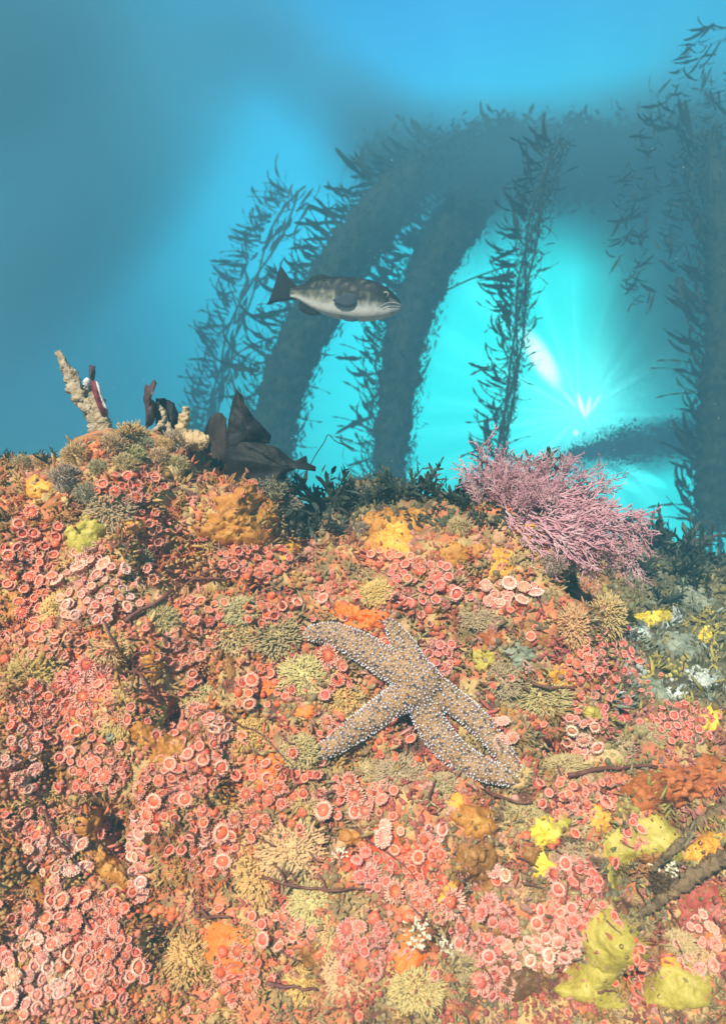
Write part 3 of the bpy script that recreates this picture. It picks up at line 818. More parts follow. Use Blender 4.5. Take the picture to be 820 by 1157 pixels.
SPONGES = [  # cx, cy, rx, ry, angle, mat, thickness, lump, pores, label
 (262, 596, 40, 26, .1, m_ochre, .026, .45, 5, 'big brown orange lobed sponge above the pink anemone skirt'),
 (270, 566, 26, 15, -.3, m_ochre, .018, .5, 2, 'brown orange sponge lobe on top of the big lobed sponge'),
 (301, 584, 14, 16, .2, m_ochre, .016, .4, 1, 'ochre sponge lobe squeezed between the big sponge and grey tuft'),
 (326, 622, 11, 14, .5, m_ambr, .012, .3, 1, 'smooth amber sponge knob beside the pink anemone skirt'),
 (432, 588, 20, 14, -.3, m_ochre, .018, .5, 2, 'upper ochre sponge lobe under the crest seaweed'),
 (464, 586, 18, 13, .2, m_ochre, .014, .5, 1, 'ochre sponge lobe with a pale patch facing the pink coralline bush'),
 (446, 612, 22, 20, .4, m_ambr, .018, .45, 2, 'lowest amber lobe of the ochre sponges under the crest'),
 (425, 612, 12, 14, 0, m_ochre, .012, .4, 0, 'narrow ochre lobe at the outer edge of the crest sponges'),
 (514, 627, 15, 15, .2, m_ochre, .014, .35, 1, 'round ochre sponge knob above the mauve anemone band'),
 (541, 621, 9, 9, 0, m_ochre, .010, .35, 0, 'small ochre sponge knob between two larger ones on the ridge'),
 (566, 634, 14, 18, .5, m_ambr, .011, .35, 0, 'amber sponge flap above the cream-rimmed anemones'),
 (592, 600, 14, 10, .6, m_ambr, .008, .5, 0, 'amber crust at the root of the pink coralline bush'),
 (404, 697, 30, 16, .3, m_orange, .014, .75, 5, 'frilly orange sponge touching the upper starfish arm'),
 (104, 762, 13, 34, -.25, m_orange, .007, .25, 0, 'vertical bright orange sponge strip among pink anemones'),
 (122, 800, 8, 20, -.3, m_orange, .006, .25, 0, 'thin orange tail running below the bright orange strip'),
 (112, 718, 20, 7, -.15, m_orange, .006, .3, 0, 'flat orange crust under the pale-rimmed bouquet'),
 (42, 551, 14, 15, .5, m_ambr, .014, .4, 2, 'amber sponge lump near the rock crest'),
 (44, 578, 32, 12, -.5, m_rust, .008, .3, 0, 'rusty orange sheet below the amber crest lump'),
 (16, 686, 10, 18, 0, m_ochre, .014, .3, 0, 'ochre sponge ball cut by the photo edge'),
 (305, 872, 17, 19, .4, m_orange, .010, .3, 1, 'round orange sponge below the brown strand'),
 (300, 772, 10, 12, .2, m_orange, .010, .2, 0, 'orange dome in the red anemone knot'),
 (345, 806, 12, 8, .2, m_orange, .008, .2, 0, 'small orange dome under the lower starfish arm'),
 (186, 846, 27, 20, .5, m_ochre, .018, .55, 2, 'brown ledge sponge below the dark hollow'),
 (160, 826, 14, 16, .3, m_ochre, .012, .4, 0, 'ochre sponge leaf beside the brown ledge sponge'),
 (100, 932, 16, 20, .6, m_ochre, .016, .45, 0, 'ochre lump above the slanting ridge sponge'),
 (120, 980, 32, 13, .75, m_ochre, .018, .45, 1, 'slanting ochre ridge sponge in the dark hollow'),
 (40, 1005, 8, 24, -.3, m_ochre, .010, .4, 0, 'ochre upright crust among the pale anemone rows'),
 (62, 1106, 15, 28, -.6, m_tan, .010, .35, 0, 'tan slab sponge sloping through the lowest anemones'),
 (248, 733, 9, 11, 0, m_brown, .010, .2, 0, 'dark oval sponge between salmon anemones'),
 (258, 750, 6, 16, -.2, m_brown, .008, .3, 0, 'brown strip hanging below the dark oval sponge'),
 (170, 752, 14, 18, .2, m_ochre, .012, .5, 1, 'ochre crust by the small brittle star'),
 (538, 930, 26, 20, .4, m_ochre, .015, .55, 5, 'ochre holed sponge below the starfish arm tips'),
 (540, 968, 24, 32, -.2, m_brown, .014, .5, 6, 'brown holed sponge under the ochre holed one'),
 (516, 908, 10, 9, 0, m_ambr, .010, .3, 0, 'amber bump on the edge of the ochre holed sponge'),
 (600, 962, 10, 12, .4, m_brown, .014, .2, 0, 'brown sponge ball beside the yellow knob'),
 (616, 940, 19, 19, .2, m_yel, .014, .4, 1, 'bright yellow sponge knob under the starfish arm tips'),
 (617, 977, 15, 16, .1, m_yel, .010, .5, 1, 'lower yellow sponge knob beside the brown ball'),
 (632, 930, 16, 12, .4, m_yg, .008, .4, 0, 'pale yellow crust around the bright yellow knob'),
 (505, 1012, 10, 18, .4, m_ambr, .010, .4, 0, 'amber finger sponge next to the fringed anemones'),
 (462, 1072, 22, 26, .3, m_orange, .012, .5, 2, 'orange red lumpy sponge by the white branching hydroid'),
 (440, 962, 26, 24, .2, m_red, .008, .5, 0, 'red crust under the white-rimmed trio'),
 (480, 985, 22, 18, .5, m_red, .007, .5, 0, 'red crust beside the amber finger sponge'),
 (395, 975, 20, 12, .2, m_red, .007, .5, 0, 'red crust under the curled anemone group'),
 (255, 1075, 24, 30, .1, m_orange, .008, .6, 0, 'orange crust beneath the lowest orange anemones'),
 (586, 1112, 38, 20, .05, m_dbrown, .012, .4, 3, 'dark brown slab sponge along the bottom rim'),
 (560, 1050, 16, 12, .1, m_brown, .010, .3, 1, 'brown cup sponge among the pale anemone row'),
 (690, 1066, 34, 44, -.3, m_yg, .012, .45, 2, 'tall yellow-green sponge beside the dark channel'),
 (668, 1116, 44, 26, .1, m_yg, .010, .45, 2, 'yellow-green sponge foot at the bottom rim'),
 (768, 1116, 44, 28, .1, m_yg, .011, .45, 1, 'yellow-green sponge across the dark channel'),
 (757, 1090, 12, 12, 0, m_ambr, .012, .3, 0, 'amber knob on the far yellow-green sponge'),
 (704, 960, 20, 36, .4, m_yg, .008, .4, 0, 'thin yellow-green crust between two anemone groups'),
 (742, 948, 32, 26, .5, m_yg, .010, .4, 0, 'yellow-green crust beside the black crevice'),
 (770, 884, 44, 24, -.1, m_rust, .020, .75, 4, 'ruffled rust sponge below the fine netted anemones'),
 (722, 896, 20, 18, .2, m_rust, .016, .6, 2, 'rust sponge lobe beside the ruffled rust sponge'),
 (800, 872, 18, 26, .1, m_rust, .018, .7, 2, 'rust sponge lobe at the outer rim of the ruffled one'),
 (734, 966, 13, 8, .1, m_brown, .014, .2, 0, 'brown sponge cushion over the white speckled hydroid'),
 (796, 960, 14, 22, .5, m_ambr, .014, .7, 3, 'grainy amber sponge against the dark root'),
 (788, 1022, 28, 24, -.5, m_dred, .008, .3, 0, 'dull red slab under the dark root'),
 (806, 1062, 10, 12, 0, m_orange, .008, .4, 0, 'orange crust corner beside the white-ringed scatter'),
 (736, 698, 22, 9, -.1, m_yel, .012, .6, 0, 'yellow sponge on the shaded rock behind the bushy balls'),
 (796, 718, 10, 9, .1, m_yel, .010, .6, 0, 'small yellow sponge far out on the shaded rock'),
 (800, 812, 12, 14, .3, m_yel, .010, .5, 0, 'yellow crust beside the fine netted pink sheet'),
 (790, 765, 20, 12, .2, m_white, .008, 1.3, 0, 'ragged white crust on the shaded rock'),
 (758, 784, 16, 9, -.2, m_white, .007, 1.3, 0, 'white crust below the grey-green one'),
 (720, 715, 20, 8, .3, m_white, .006, 1.4, 0, 'white lacy crust under the yellow sponge'),
 (742, 778, 20, 12, .6, m_grey, .010, .5, 0, 'grey-green crust between white patches'),
 (768, 730, 26, 14, .1, m_grey, .014, .7, 1, 'mottled grey-green mound on the shaded rock'),
 (780, 672, 24, 16, .2, m_grey, .014, .7, 0, 'dim grey-green mound below the crest seaweed'),
 (783, 672, 9, 5, 0, m_ambr, .010, .4, 0, 'small amber patch on the dim grey-green mound'),
 (556, 722, 13, 10, 0, m_rust, .008, .5, 0, 'rust patch near the green lobed crust'),
 (600, 720, 22, 16, .3, m_brown, .008, .6, 1, 'brown crust above the olive patch'),
 (545, 745, 14, 14, .4, m_yg, .008, .7, 0, 'yellow-green lobed crust beside the starfish'),
 (588, 742, 22, 14, .6, m_grey, .010, .7, 0, 'olive grey crust above the starfish arm tips'),
 (668, 806, 9, 9, 0, m_yg, .010, .2, 0, 'round yellow-green ball beside the fine pink sheet'),
 (634, 762, 20, 14, .5, m_ambr, .007, .5, 0, 'sandy amber crust under the olive patch'),
 (690, 855, 26, 10, .1, m_tan, .008, .6, 0, 'tan crust above the rust sponge lobe'),
 (680, 925, 18, 14, .2, m_ambr, .008, .5, 0, 'peach crust below the slanting anemone band'),
 (398, 946, 14, 10, .2, m_ochre, .010, .5, 1, 'ochre crust over the curled anemone group'),
 (352, 1075, 16, 20, .3, m_brown, .010, .6, 2, 'brown crust between the rosette and the bottom tan tuft'),
 (250, 948, 10, 16, 0, m_ochre, .008, .4, 1, 'ochre crust between the red tower and the tan thicket'),
 (96, 606, 20, 26, .6, m_yg, .014, .8, 1, 'yellow bryozoan lump above the pale-rimmed bouquet'),
 (150, 594, 16, 10, 0, m_ambr, .008, .6, 0, 'amber crust right of the yellow bryozoan lump'),
]
for i, (cx, cy, rx, ry, an, mt, th, lu, po, lab) in enumerate(SPONGES):
    o = patch('encrusting_sponge', cx, cy, rx, ry, mt, th * (0.62 if mt is not m_yg else 0.9), an, lu * (1.25 if mt is not m_yg else 0.6), 0.011, 0.42 if mt is not m_yg else 0.28, 20, 64, i, None, po, m_pore)
    if o: tag(o, lab, 'sponge')

# ------------------------------------------------------------------ bushy bryozoans and hydroids
m_tuft = material('bryozoan', W1, scale=6, rough=0.7, bump=0.3, bscale=30, tint='obj', rnd=10)
TM = [tuft_mesh('branchlets', 330, 1.0, 2, 3, 0.026), tuft_mesh('branchlets', 300, 0.95, 2, 4, 0.028), tuft_mesh('branchlets', 260, 0.9, 3, 5, 0.030), tuft_mesh('branchlets', 420, 1.0, 1, 6, 0.024)]
FINE = [tuft_mesh('branchlets', 160, 0.75, 3, 8, 0.017, 1.0), tuft_mesh('branchlets', 140, 0.6, 3, 9, 0.016, 1.2)]
dv, df = ico(2, 0.62); dv = [(x, y, max(z, -0.35)) for x, y, z in dv]
core = mesh('bryozoan_core', dv, df)
TAN, GOLD, OLV, GRY, KHK = (0.74, 0.51, 0.23), (0.76, 0.48, 0.17), (0.54, 0.41, 0.20), (0.52, 0.42, 0.28), (0.64, 0.47, 0.23)
TUFTS = [  # cx, cy, r px, stretch y, mesh set, colour, label
 (685, 697, 26, 1.15, 0, KHK, 'khaki bushy ball, larger of two side by side on the ridge end'),
 (647, 708, 19, 1.5, 0, TAN, 'tan tall bushy ball leaning on the khaki one'),
 (425, 670, 18, 1.05, 0, GOLD, 'golden round tuft beside the frilly orange sponge'),
 (345, 765, 30, 1, 0, TAN, 'wide tan tuft facing the upper starfish arm'),
 (388, 792, 26, .9, 0, GOLD, 'golden tuft between the two starfish arms'),
 (330, 960, 34, 1.1, 0, TAN, 'large tan thicket below the big-bodied anemones'),
 (292, 985, 28, 1.3, 0, GOLD, 'golden thicket next to the red tower'),
 (352, 1020, 24, .9, 0, TAN, 'tan thicket over the pale rosette'),
 (375, 1062, 30, 1.2, 0, TAN, 'tan thicket at the foot of the deep red group'),
 (345, 1112, 26, .9, 0, GOLD, 'golden thicket at the bottom rim'),
 (392, 1105, 22, 1, 0, TAN, 'tan tuft between bottom thicket and deep red group'),
 (214, 1080, 26, 1.1, 0, GOLD, 'golden round cushion beside the lower dark hollow'),
 (470, 1118, 26, .8, 0, TAN, 'pale tan tuft at the bottom under the orange red sponge'),
 (766, 1068, 22, .8, 0, KHK, 'khaki tuft above the far yellow-green sponge'),
 (790, 1090, 16, 1, 0, TAN, 'tan tuft among the white-ringed scatter'),
 (586, 1012, 12, 1, 0, TAN, 'small tan button tuft beside the yellow knobs'),
 (592, 928, 22, 1, 0, OLV, 'olive grey tuft between starfish arm tips and yellow knob'),
 (133, 808, 20, 1.3, 0, GOLD, 'golden tuft just above the olive snail'),
 (176, 806, 12, 1.4, 0, GOLD, 'narrow golden tuft over the brown ledge sponge'),
 (126, 732, 22, .9, 0, TAN, 'tan tuft crossed by thin dark strands near the brittle star'),
 (40, 765, 26, 1, 0, GOLD, 'golden tuft at the edge left of the open pink anemones'),
 (55, 895, 30, .9, 0, GOLD, 'golden branched thicket under the whitish row'),
 (62, 690, 18, 1.1, 0, GOLD, 'golden tuft under the dense coral bank'),
 (75, 640, 14, 1.2, 0, GOLD, 'golden tuft between the coral bank and the bouquet'),
 (262, 722, 26, .9, 0, KHK, 'khaki tuft below the fiery patch'),
 (315, 720, 28, .8, 0, OLV, 'olive tuft near the upper starfish arm tip'),
 (270, 690, 20, .9, 0, KHK, 'khaki tuft between the two patches under the ledge'),
 (185, 705, 22, 1, 0, OLV, 'olive tuft under the dark twig ledge'),
 (225, 790, 22, .9, 0, TAN, 'tan tuft under the dark oval sponge'),
 (280, 830, 24, .9, 0, GOLD, 'golden tuft above the brown strand'),
 (340, 850, 22, .8, 0, KHK, 'khaki tuft at the lower starfish arm tip'),
 (345, 905, 18, .9, 0, TAN, 'tan tuft left of the big-bodied anemones'),
 (450, 875, 26, .8, 0, OLV, 'olive tuft under the starfish crook'),
 (415, 870, 16, .8, 0, KHK, 'khaki tuft below the lower starfish arm'),
 (500, 890, 20, .8, 0, OLV, 'olive tuft along the starfish lower edge'),
 (570, 770, 22, .9, 0, OLV, 'olive tuft beyond the starfish body'),
 (610, 790, 26, .9, 0, KHK, 'khaki tuft between the starfish and the sandy crust'),
 (540, 700, 16, .8, 0, KHK, 'khaki tuft under the mauve band'),
 (640, 870, 24, .8, 0, OLV, 'olive tuft right of the starfish arm tips'),
 (700, 845, 18, .9, 0, KHK, 'khaki tuft below the fine pink sheet'),
 (735, 830, 14, .9, 0, OLV, 'olive tuft inside the fine netted pink sheet'),
 (200, 985, 12, 1.4, 0, GOLD, 'golden tuft right of the dark hollow column'),
 (180, 1050, 16, 1.2, 0, GOLD, 'golden tuft in the lower dark hollow'),
 (30, 1035, 14, 1.2, 0, GOLD, 'golden tuft in the pale rows by the edge'),
 (640, 970, 20, .8, 0, OLV, 'olive matted tuft right of the lower yellow knob'),
 (520, 1090, 18, .9, 0, OLV, 'olive tuft left of the dark brown slab'),
 (345, 940, 12, .8, 0, KHK, 'khaki button tuft on top of the large thicket'),
 (400, 830, 14, .8, 0, OLV, 'olive button tuft touching the starfish crook'),
 (748, 1003, 19, 1, 1, (0.16, 0.11, 0.05), 'dark brown bristly ball beside the dark root'),
 (75, 545, 24, 1.1, 1, GRY, 'grey feathery hydroid clump on the crest by the dead stalk'),
 (100, 560, 18, 1.2, 1, GRY, 'grey feathery hydroid right of the larger clump'),
 (26, 528, 16, 1.2, 1, KHK, 'khaki feathery hydroid at the crest edge'),
 (140, 528, 18, 1.1, 1, TAN, 'tan feathery hydroid under the crumpled tunicate'), (200, 530, 18, 1.1, 1, KHK, 'khaki feathery hydroid under the finger sponge'), (165, 506, 15, 1.0, 1, GRY, 'grey feathery hydroid at the foot of the torn blades'),
 (186, 508, 15, 1.0, 1, TAN, 'tan feathery hydroid between torn blades and finger sponge'), (150, 498, 24, 1.0, 1, TAN, 'tall tan hydroid bush between dead stalk and torn blades'), (200, 506, 24, 1.0, 1, GRY, 'tall grey hydroid bush behind the finger sponge'), (128, 508, 20, 1.0, 1, KHK, 'tall khaki hydroid bush right of the dead stalk foot'), (88, 520, 22, 1.0, 1, TAN, 'tall tan hydroid bush left of the dead stalk foot'),
 (112, 532, 15, 1.0, 1, KHK, 'khaki feathery hydroid before the dead stalk'), (50, 530, 18, 1.1, 1, KHK, 'khaki feathery hydroid left of the grey clump'),
 (150, 520, 20, 1.1, 1, KHK, 'khaki feathery hydroid at the foot of the dead stalk'),
 (180, 520, 16, 1.0, 1, TAN, 'tan feathery hydroid under the purple brown blades'),
 (306, 556, 20, 1.2, 1, GRY, 'grey feathery hydroid on top of the big lobed sponge'),
 (324, 576, 20, 1.2, 1, GRY, 'grey feathery hydroid hanging beside the big lobed sponge'),
 (332, 598, 15, 1.1, 1, GRY, 'grey feathery hydroid above the smooth amber knob'),
 (408, 600, 12, 1.1, 1, GRY, 'grey feathery hydroid at the edge of the dark pocket'),
 (125, 580, 22, 1.0, 0, KHK, 'khaki lumpy bryozoan below the crest anemones'),
 (160, 630, 16, 1.0, 0, OLV, 'olive lumpy bryozoan beside the pale-rimmed bouquet'),
 (520, 600, 18, .8, 1, KHK, 'khaki feathery hydroid under the pink coralline bush'),
 (625, 640, 20, 1.2, 1, GRY, 'grey feathery hydroid on the ridge end above the bushy balls'),
 (600, 640, 14, 1, 0, KHK, 'khaki tuft near the ridge end hydroid'),
]
for i, (cx, cy, r, st, kd, c, lab) in enumerate(TUFTS):
    p, n = hit_s(cx, cy, r * 0.6); yy = cy
    while (p is None or p.y > 1.5) and yy < cy + 60: yy += 3; p, n = hit_s(cx, yy, r * 0.6)
    if p is None: continue
    if kd == 0 and r < 30 and 'ball' not in lab: r *= 1.18
    n = (n - p.normalized() * 0.5).normalized()
    if kd == 1: n = (n + Vector((0, 0, 0.7))).normalized()
    s = r * p.y / F
    rnd_ = 'ball' in lab or 'cushion' in lab
    mw = frame(p - n * s * 0.10, n, 0, (s * (1 if rnd_ else random.uniform(0.9, 1.3)), s * st * (1 if rnd_ else random.uniform(0.8, 1.1)), s * (0.8 if rnd_ else random.uniform(0.36, 0.5)))) if kd == 0 else frame(p - n * s * 0.1, n, random.random() * 6, (s * 0.95, s * 0.95, s * 1.05))
    o = link('bryozoan_tuft' if kd == 0 else 'hydroid_tuft', core, m_tuft, None, mw)
    o.color = (*[x * random.uniform(0.9, 1.1) for x in c], 1)
    tag(o, lab, 'bryozoan' if kd == 0 else 'hydroid')
    q = link('branchlets', TM[i % 4] if kd == 0 else FINE[i % 2], m_tuft, o); q.color = o.color; q['kind'] = 'stuff'

# white branching hydroids
m_wh = material('white_branch', ((0.3, (0.55, 0.48, 0.33)), (0.7, (0.80, 0.74, 0.58))), scale=60, rough=0.5, bump=0.2, src='world')
wt = tuft_mesh('white_twigs', 26, 0.6, 3, 21, 0.06, 0.7)
for cx, cy, r, lab in ((470, 1055, 22, 'cream branching hydroid between the orange sponge and fringed anemones'), (522, 1000, 16, 'small cream branching hydroid above the amber finger sponge'),
                       (505, 1072, 20, 'cream branching hydroid low beside the fringed anemones'), (748, 978, 22, 'white speckled branching hydroid under the brown cushion'), (385, 968, 14, 'cream branching hydroid beside the red crust')):
    p, n = hit_s(cx, cy, 8)
    s = r * p.y / F
    tag(link('branching_hydroid', wt, m_wh, None, frame(p - n * s * 0.2, n, cx, (s, s, s * 0.7))), lab, 'hydroid')

# thin dark strands and a small brittle star
m_strand = material('dark_strand', ((0.3, (0.10, 0.03, 0.025)), (0.7, (0.22, 0.09, 0.06))), scale=80, bump=0.2, src='world')
def strand(px0, py0, px1, py1, bow, r, seg=12, lift=0.006):
    pts = []
    for i in range(seg):
        t = i / (seg - 1); bx = bow * math.sin(t * math.pi)
        x, y = px0 + (px1 - px0) * t + (py1 - py0) / 60 * bx * 0.2, py0 + (py1 - py0) * t + bx
        p, n = hit(x, y)
        if p is None: continue
        pts.append(p + n * lift - p.normalized() * 0.004)
    if len(pts) < 3: return None
    return tube(pts, [r * (1 - 0.6 * i / len(pts)) for i in range(len(pts))], 5)
STR = [(168, 640, 262, 652, 6, .0030, 'dark twig lying along the ledge above the olive tuft'), (140, 705, 250, 640, -4, .0034, 'long brown twig slanting over the ledge'),
       (210, 802, 330, 860, -14, .0016, 'thin dark strand arching past the golden tuft'), (290, 945, 312, 955, 1, .0022, 'short maroon strand on the large thicket'),
       (290, 985, 420, 1005, 8, .0022, 'long dark strand between thicket and curled anemones'), (300, 1112, 362, 1118, 2, .0030, 'maroon strand at the bottom rim'),
       (228, 1030, 262, 1036, 3, .0026, 'maroon strand above the golden cushion'), (196, 925, 226, 940, 2, .0024, 'maroon strand beside the red tower'),
       (395, 930, 470, 995, -6, .0018, 'thin dark strand across the red crust'), (600, 770, 650, 778, 2, .0022, 'dark strand on the sandy amber crust'),
       (545, 890, 600, 905, 5, .0024, 'dark strand under the starfish arm tips'), (640, 880, 740, 868, -3, .0034, 'brown twig right of the starfish arm tips'),
       (118, 700, 150, 745, 10, .0016, 'thin strand crossing the tan tuft'), (45, 915, 100, 985, 8, .0020, 'dark twig over the slanting pale band')]
for x0, y0, x1, y1, bw, r, lab in STR:
    g = strand(x0, y0, x1, y1, bw, r)
    if g: tag(link('seaweed_strand', mesh('seaweed_strand', *g), m_strand), lab, 'seaweed strand')
parts = []
for i in range(240):
    x, y = random.uniform(-60, 880), random.uniform(600, 1220)
    a = random.gauss(0.5, 0.8); l = random.uniform(8, 26)
    g = strand(x, y, x + l * math.cos(a), y + l * math.sin(a), random.uniform(-5, 5), random.uniform(.0008, .0018), 7, 0.005)
    if g: parts.append(g)
tag(link('strand_litter', mesh('strand_litter', *join(parts)), m_strand), kind='stuff')
p, n = hit_s(157, 759, 6)
br = empty('brittle_star', p + n * 0.006)
tag(br, 'small dark brittle star with thin arms on the tan tuft', 'brittle star')
bp_, bf = lathe([(1.0, -0.3), (1.1, 0.1), (0.8, 0.45), (0.3, 0.55)], 10)
link('disc', mesh('disc', bp_, bf), m_strand, br, frame((0, 0, 0), n, 0, (0.0055,) * 3))
for x1, y1, bw in ((128, 752, 8), (150, 742, -4), (175, 750, -5), (182, 790, 10), (140, 784, 7)):
    pts = []
    for i in range(10):
        t = i / 9; q, m_ = hit(157 + (x1 - 157) * t, 759 + (y1 - 759) * t + bw * math.sin(t * 3.1))
        pts.append(q + m_ * 0.006 - q.normalized() * 0.006 - br.location)
    link('arm', mesh('arm', *tube(pts, [.0022 * (1 - .07 * i) for i in range(10)], 6)), m_strand, br)

# olive snail
m_snail = spm('snail_shell', (0.13, 0.13, 0.08), (0.22, 0.21, 0.13), (0.30, 0.28, 0.20))
p, n = hit_s(131, 832, 5)
rr_, pts, rad_ = 0.0085, [], []
for i in range(40):
    t = i / 39; a = t * 15; r0 = 0.62 * (1 - t)
    pts.append((r0 * math.cos(a), r0 * math.sin(a), 1.4 * t)); rad_.append(0.52 * (1 - t) + 0.06)
o = link('sea_snail', mesh('sea_snail', *tube(pts, rad_, 12)), m_snail, None, frame(p + n * 0.006, (n + Vector((0.2, 0, 0.9))).normalized(), 0, (rr_, rr_, rr_ * 1.1)))
tag(o, 'dark olive snail between golden tuft and pink anemones', 'snail')

# ------------------------------------------------------------------ starfish
ARMS = [([(475, 769), (457, 760), (438, 750), (420, 738), (402, 728), (386, 720), (369, 715), (352, 716)], [19, 17, 16.5, 16, 15, 13, 11.5, 8.5]),
        ([(475, 775), (458, 786), (442, 795), (424, 808), (406, 821), (389, 833), (373, 844), (355, 853)], [18, 16.5, 15.5, 14.5, 13.5, 12, 10, 6.5]),
        ([(474, 780), (480, 801), (489, 821), (500, 837), (513, 850), (531, 862), (553, 872), (577, 880)], [18, 17, 16.5, 16, 15, 13.5, 11.5, 7]),
        ([(482, 772), (497, 782), (518, 797), (537, 813), (553, 830), (565, 846), (574, 858), (583, 868)], [17, 14.5, 13.5, 12.5, 12, 11, 9.5, 6]),
        ([(474, 764), (468, 751), (461, 738), (454, 727), (448, 717), (442, 708), (438, 701)], [17, 14, 13, 12, 10, 7, 3.5])]
c0, cn = hit_s(474, 772, 40)
parts = []
for ai, (path, wd) in enumerate(ARMS):
    pp = spline([(x, y, 0) for x, y in path], 26); ww = spline([(w, 0, 0) for w in wd], 26)
    pos, rads = [], []
    for q, w in zip(pp, ww):
        p, n = hit_s(q.x, q.y, 14)
        r = w.x * p.y / F
        pos.append((p, n, r))
    hs = [(p - c0).dot(cn) for p, n, r in pos]
    for i in range(26):
        h = sum(hs[max(0, i - 4):i + 5]) / len(hs[max(0, i - 4):i + 5])
        h = max(h, hs[i] - 0.004)
        p, n, r = pos[i]
        base = p + cn * (h - (p - c0).dot(cn))
        base += cn * (r * 0.56 + 0.004 * max(0, (i - 17) / 8) + (0.010 if ai == 4 else 0) * (i / 25))
        if ai == 0 and i > 20: base += cn * 0.004 * (i - 20) / 5
        # slide back onto the sight line so that it stays over the same rock
        q = pp[i]; dd = pd(q.x, q.y); base = dd * (base.dot(cn) / dd.dot(cn)) if abs(dd.dot(cn)) > 0.2 else base
        parts_r = r * (base.y / p.y)
        rads.append(parts_r * 1.04); pos[i] = (base, n, r)
    v, f = tube([a[0] for a in pos], rads, 16)
    cen = [a[0] for a in pos]
    for k in range(len(v)):                         # flatten: arms are lower than wide
        c_ = cen[k // 16]; dlt = Vector(v[k]) - c_; v[k] = Vector(v[k]) - cn * dlt.dot(cn) * 0.30
    parts.append((v, f))
    sv, sf = ico(2, 1.0)
    for e_ in (0, 25):
        parts.append(([cen[e_] + (Vector(x) * rads[e_]) - cn * (Vector(x) * rads[e_]).dot(cn) * 0.3 for x in sv], sf))
sv, sf = ico(3, 1.0)
cc_ = sum([Vector(parts[0][0][k]) for k in range(16)], Vector()) / 16
cr = 22 * c0.y / F
parts.append(([cc_ + Vector(x) * cr - cn * (Vector(x) * cr).dot(cn) * 0.38 for x in sv], sf))
tmp = link('starfish', mesh('starfish_raw', *join(parts)))
rm = tmp.modifiers.new('r', 'REMESH'); rm.mode = 'VOXEL'; rm.voxel_size = 0.0019
sm = tmp.modifiers.new('s', 'SMOOTH'); sm.iterations = 6; sm.factor = 0.5
dg = bpy.context.evaluated_depsgraph_get(); dg.update()
sme = bpy.data.meshes.new_from_object(tmp.evaluated_get(dg)); sme.name = 'starfish'
tmp.modifiers.clear()
tmp.data = sme; star = tmp
sme.polygons.foreach_set('use_smooth', [True] * len(sme.polygons))
m_star = material('starfish_skin', ((0.40, (0.055, 0.045, 0.05)), (0.455, (0.36, 0.19, 0.075)), (0.565, (0.50, 0.29, 0.13)), (0.61, (0.10, 0.08, 0.095))), scale=170, detail=3, rough=0.5, bump=0.6, bscale=420, src='world')
sme.materials.append(m_star)
tag(star, 'five-armed orange tan starfish studded with white knobs lying on the reef', 'starfish')
# white knobs
from mathutils.kdtree import KDTree
polys = [(p_.center.copy(), p_.normal.copy(), p_.area) for p_ in sme.polygons]
random.shuffle(polys)
cell, kept = {}, []
for c_, n_, a_ in polys:
    side = abs(n_.dot(cn))
    if n_.dot(cn) < -0.25: continue
    sp = 0.0043 if side > 0.5 else 0.0031
    k = tuple(int(math.floor(q / 0.0052)) for q in c_)
    if any((c_ - o_).length < sp for dx in (-1, 0, 1) for dy in (-1, 0, 1) for dz in (-1, 0, 1) for o_ in cell.get((k[0] + dx, k[1] + dy, k[2] + dz), ())): continue
    cell.setdefault(k, []).append(c_); kept.append((c_, n_, side))
pv, pf = lathe([(1.45, -0.4), (1.35, 0.25), (0.85, 0.45), (0.95, 1.3), (0.80, 1.8), (0.35, 2.05)], 7)
pc = [(0.30, 0.27, 0.36)] * 14 + [(0.55, 0.50, 0.52)] * 7 + [(0.92, 0.90, 0.85)] * 21
mats, k = [], len(pv)
for c_, n_, sd_ in kept:
    s = random.uniform(0.0007, 0.00125)
    d_ = (n_ + Vector((random.uniform(-1, 1), random.uniform(-1, 1), random.uniform(-1, 1))) * 0.25).normalized()
    mats.append(frame(c_, d_, random.random() * 6, (s, s, s * random.uniform(0.8, 1.2))))
me = many('white_knobs', pv, pf, mats)
at = me.color_attributes.new('Col', 'FLOAT_COLOR', 'POINT')
kc = np.tile(np.c_[np.array(pc), np.ones(k)], (len(mats), 1)).reshape(len(mats), k, 4)
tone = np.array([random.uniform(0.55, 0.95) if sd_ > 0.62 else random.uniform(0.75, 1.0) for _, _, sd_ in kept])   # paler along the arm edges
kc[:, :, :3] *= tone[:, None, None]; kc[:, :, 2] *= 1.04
at.data.foreach_set('color', kc.astype(np.float32).ravel())
m_knob = material('starfish_knob', ((0.3, (0.9, 0.9, 0.9)), (0.7, (1, 1, 1))), scale=50, rough=0.4, bump=0, src='world', tint='attr')
kn = link('white_knobs', me, m_knob, star); kn['kind'] = 'stuff'

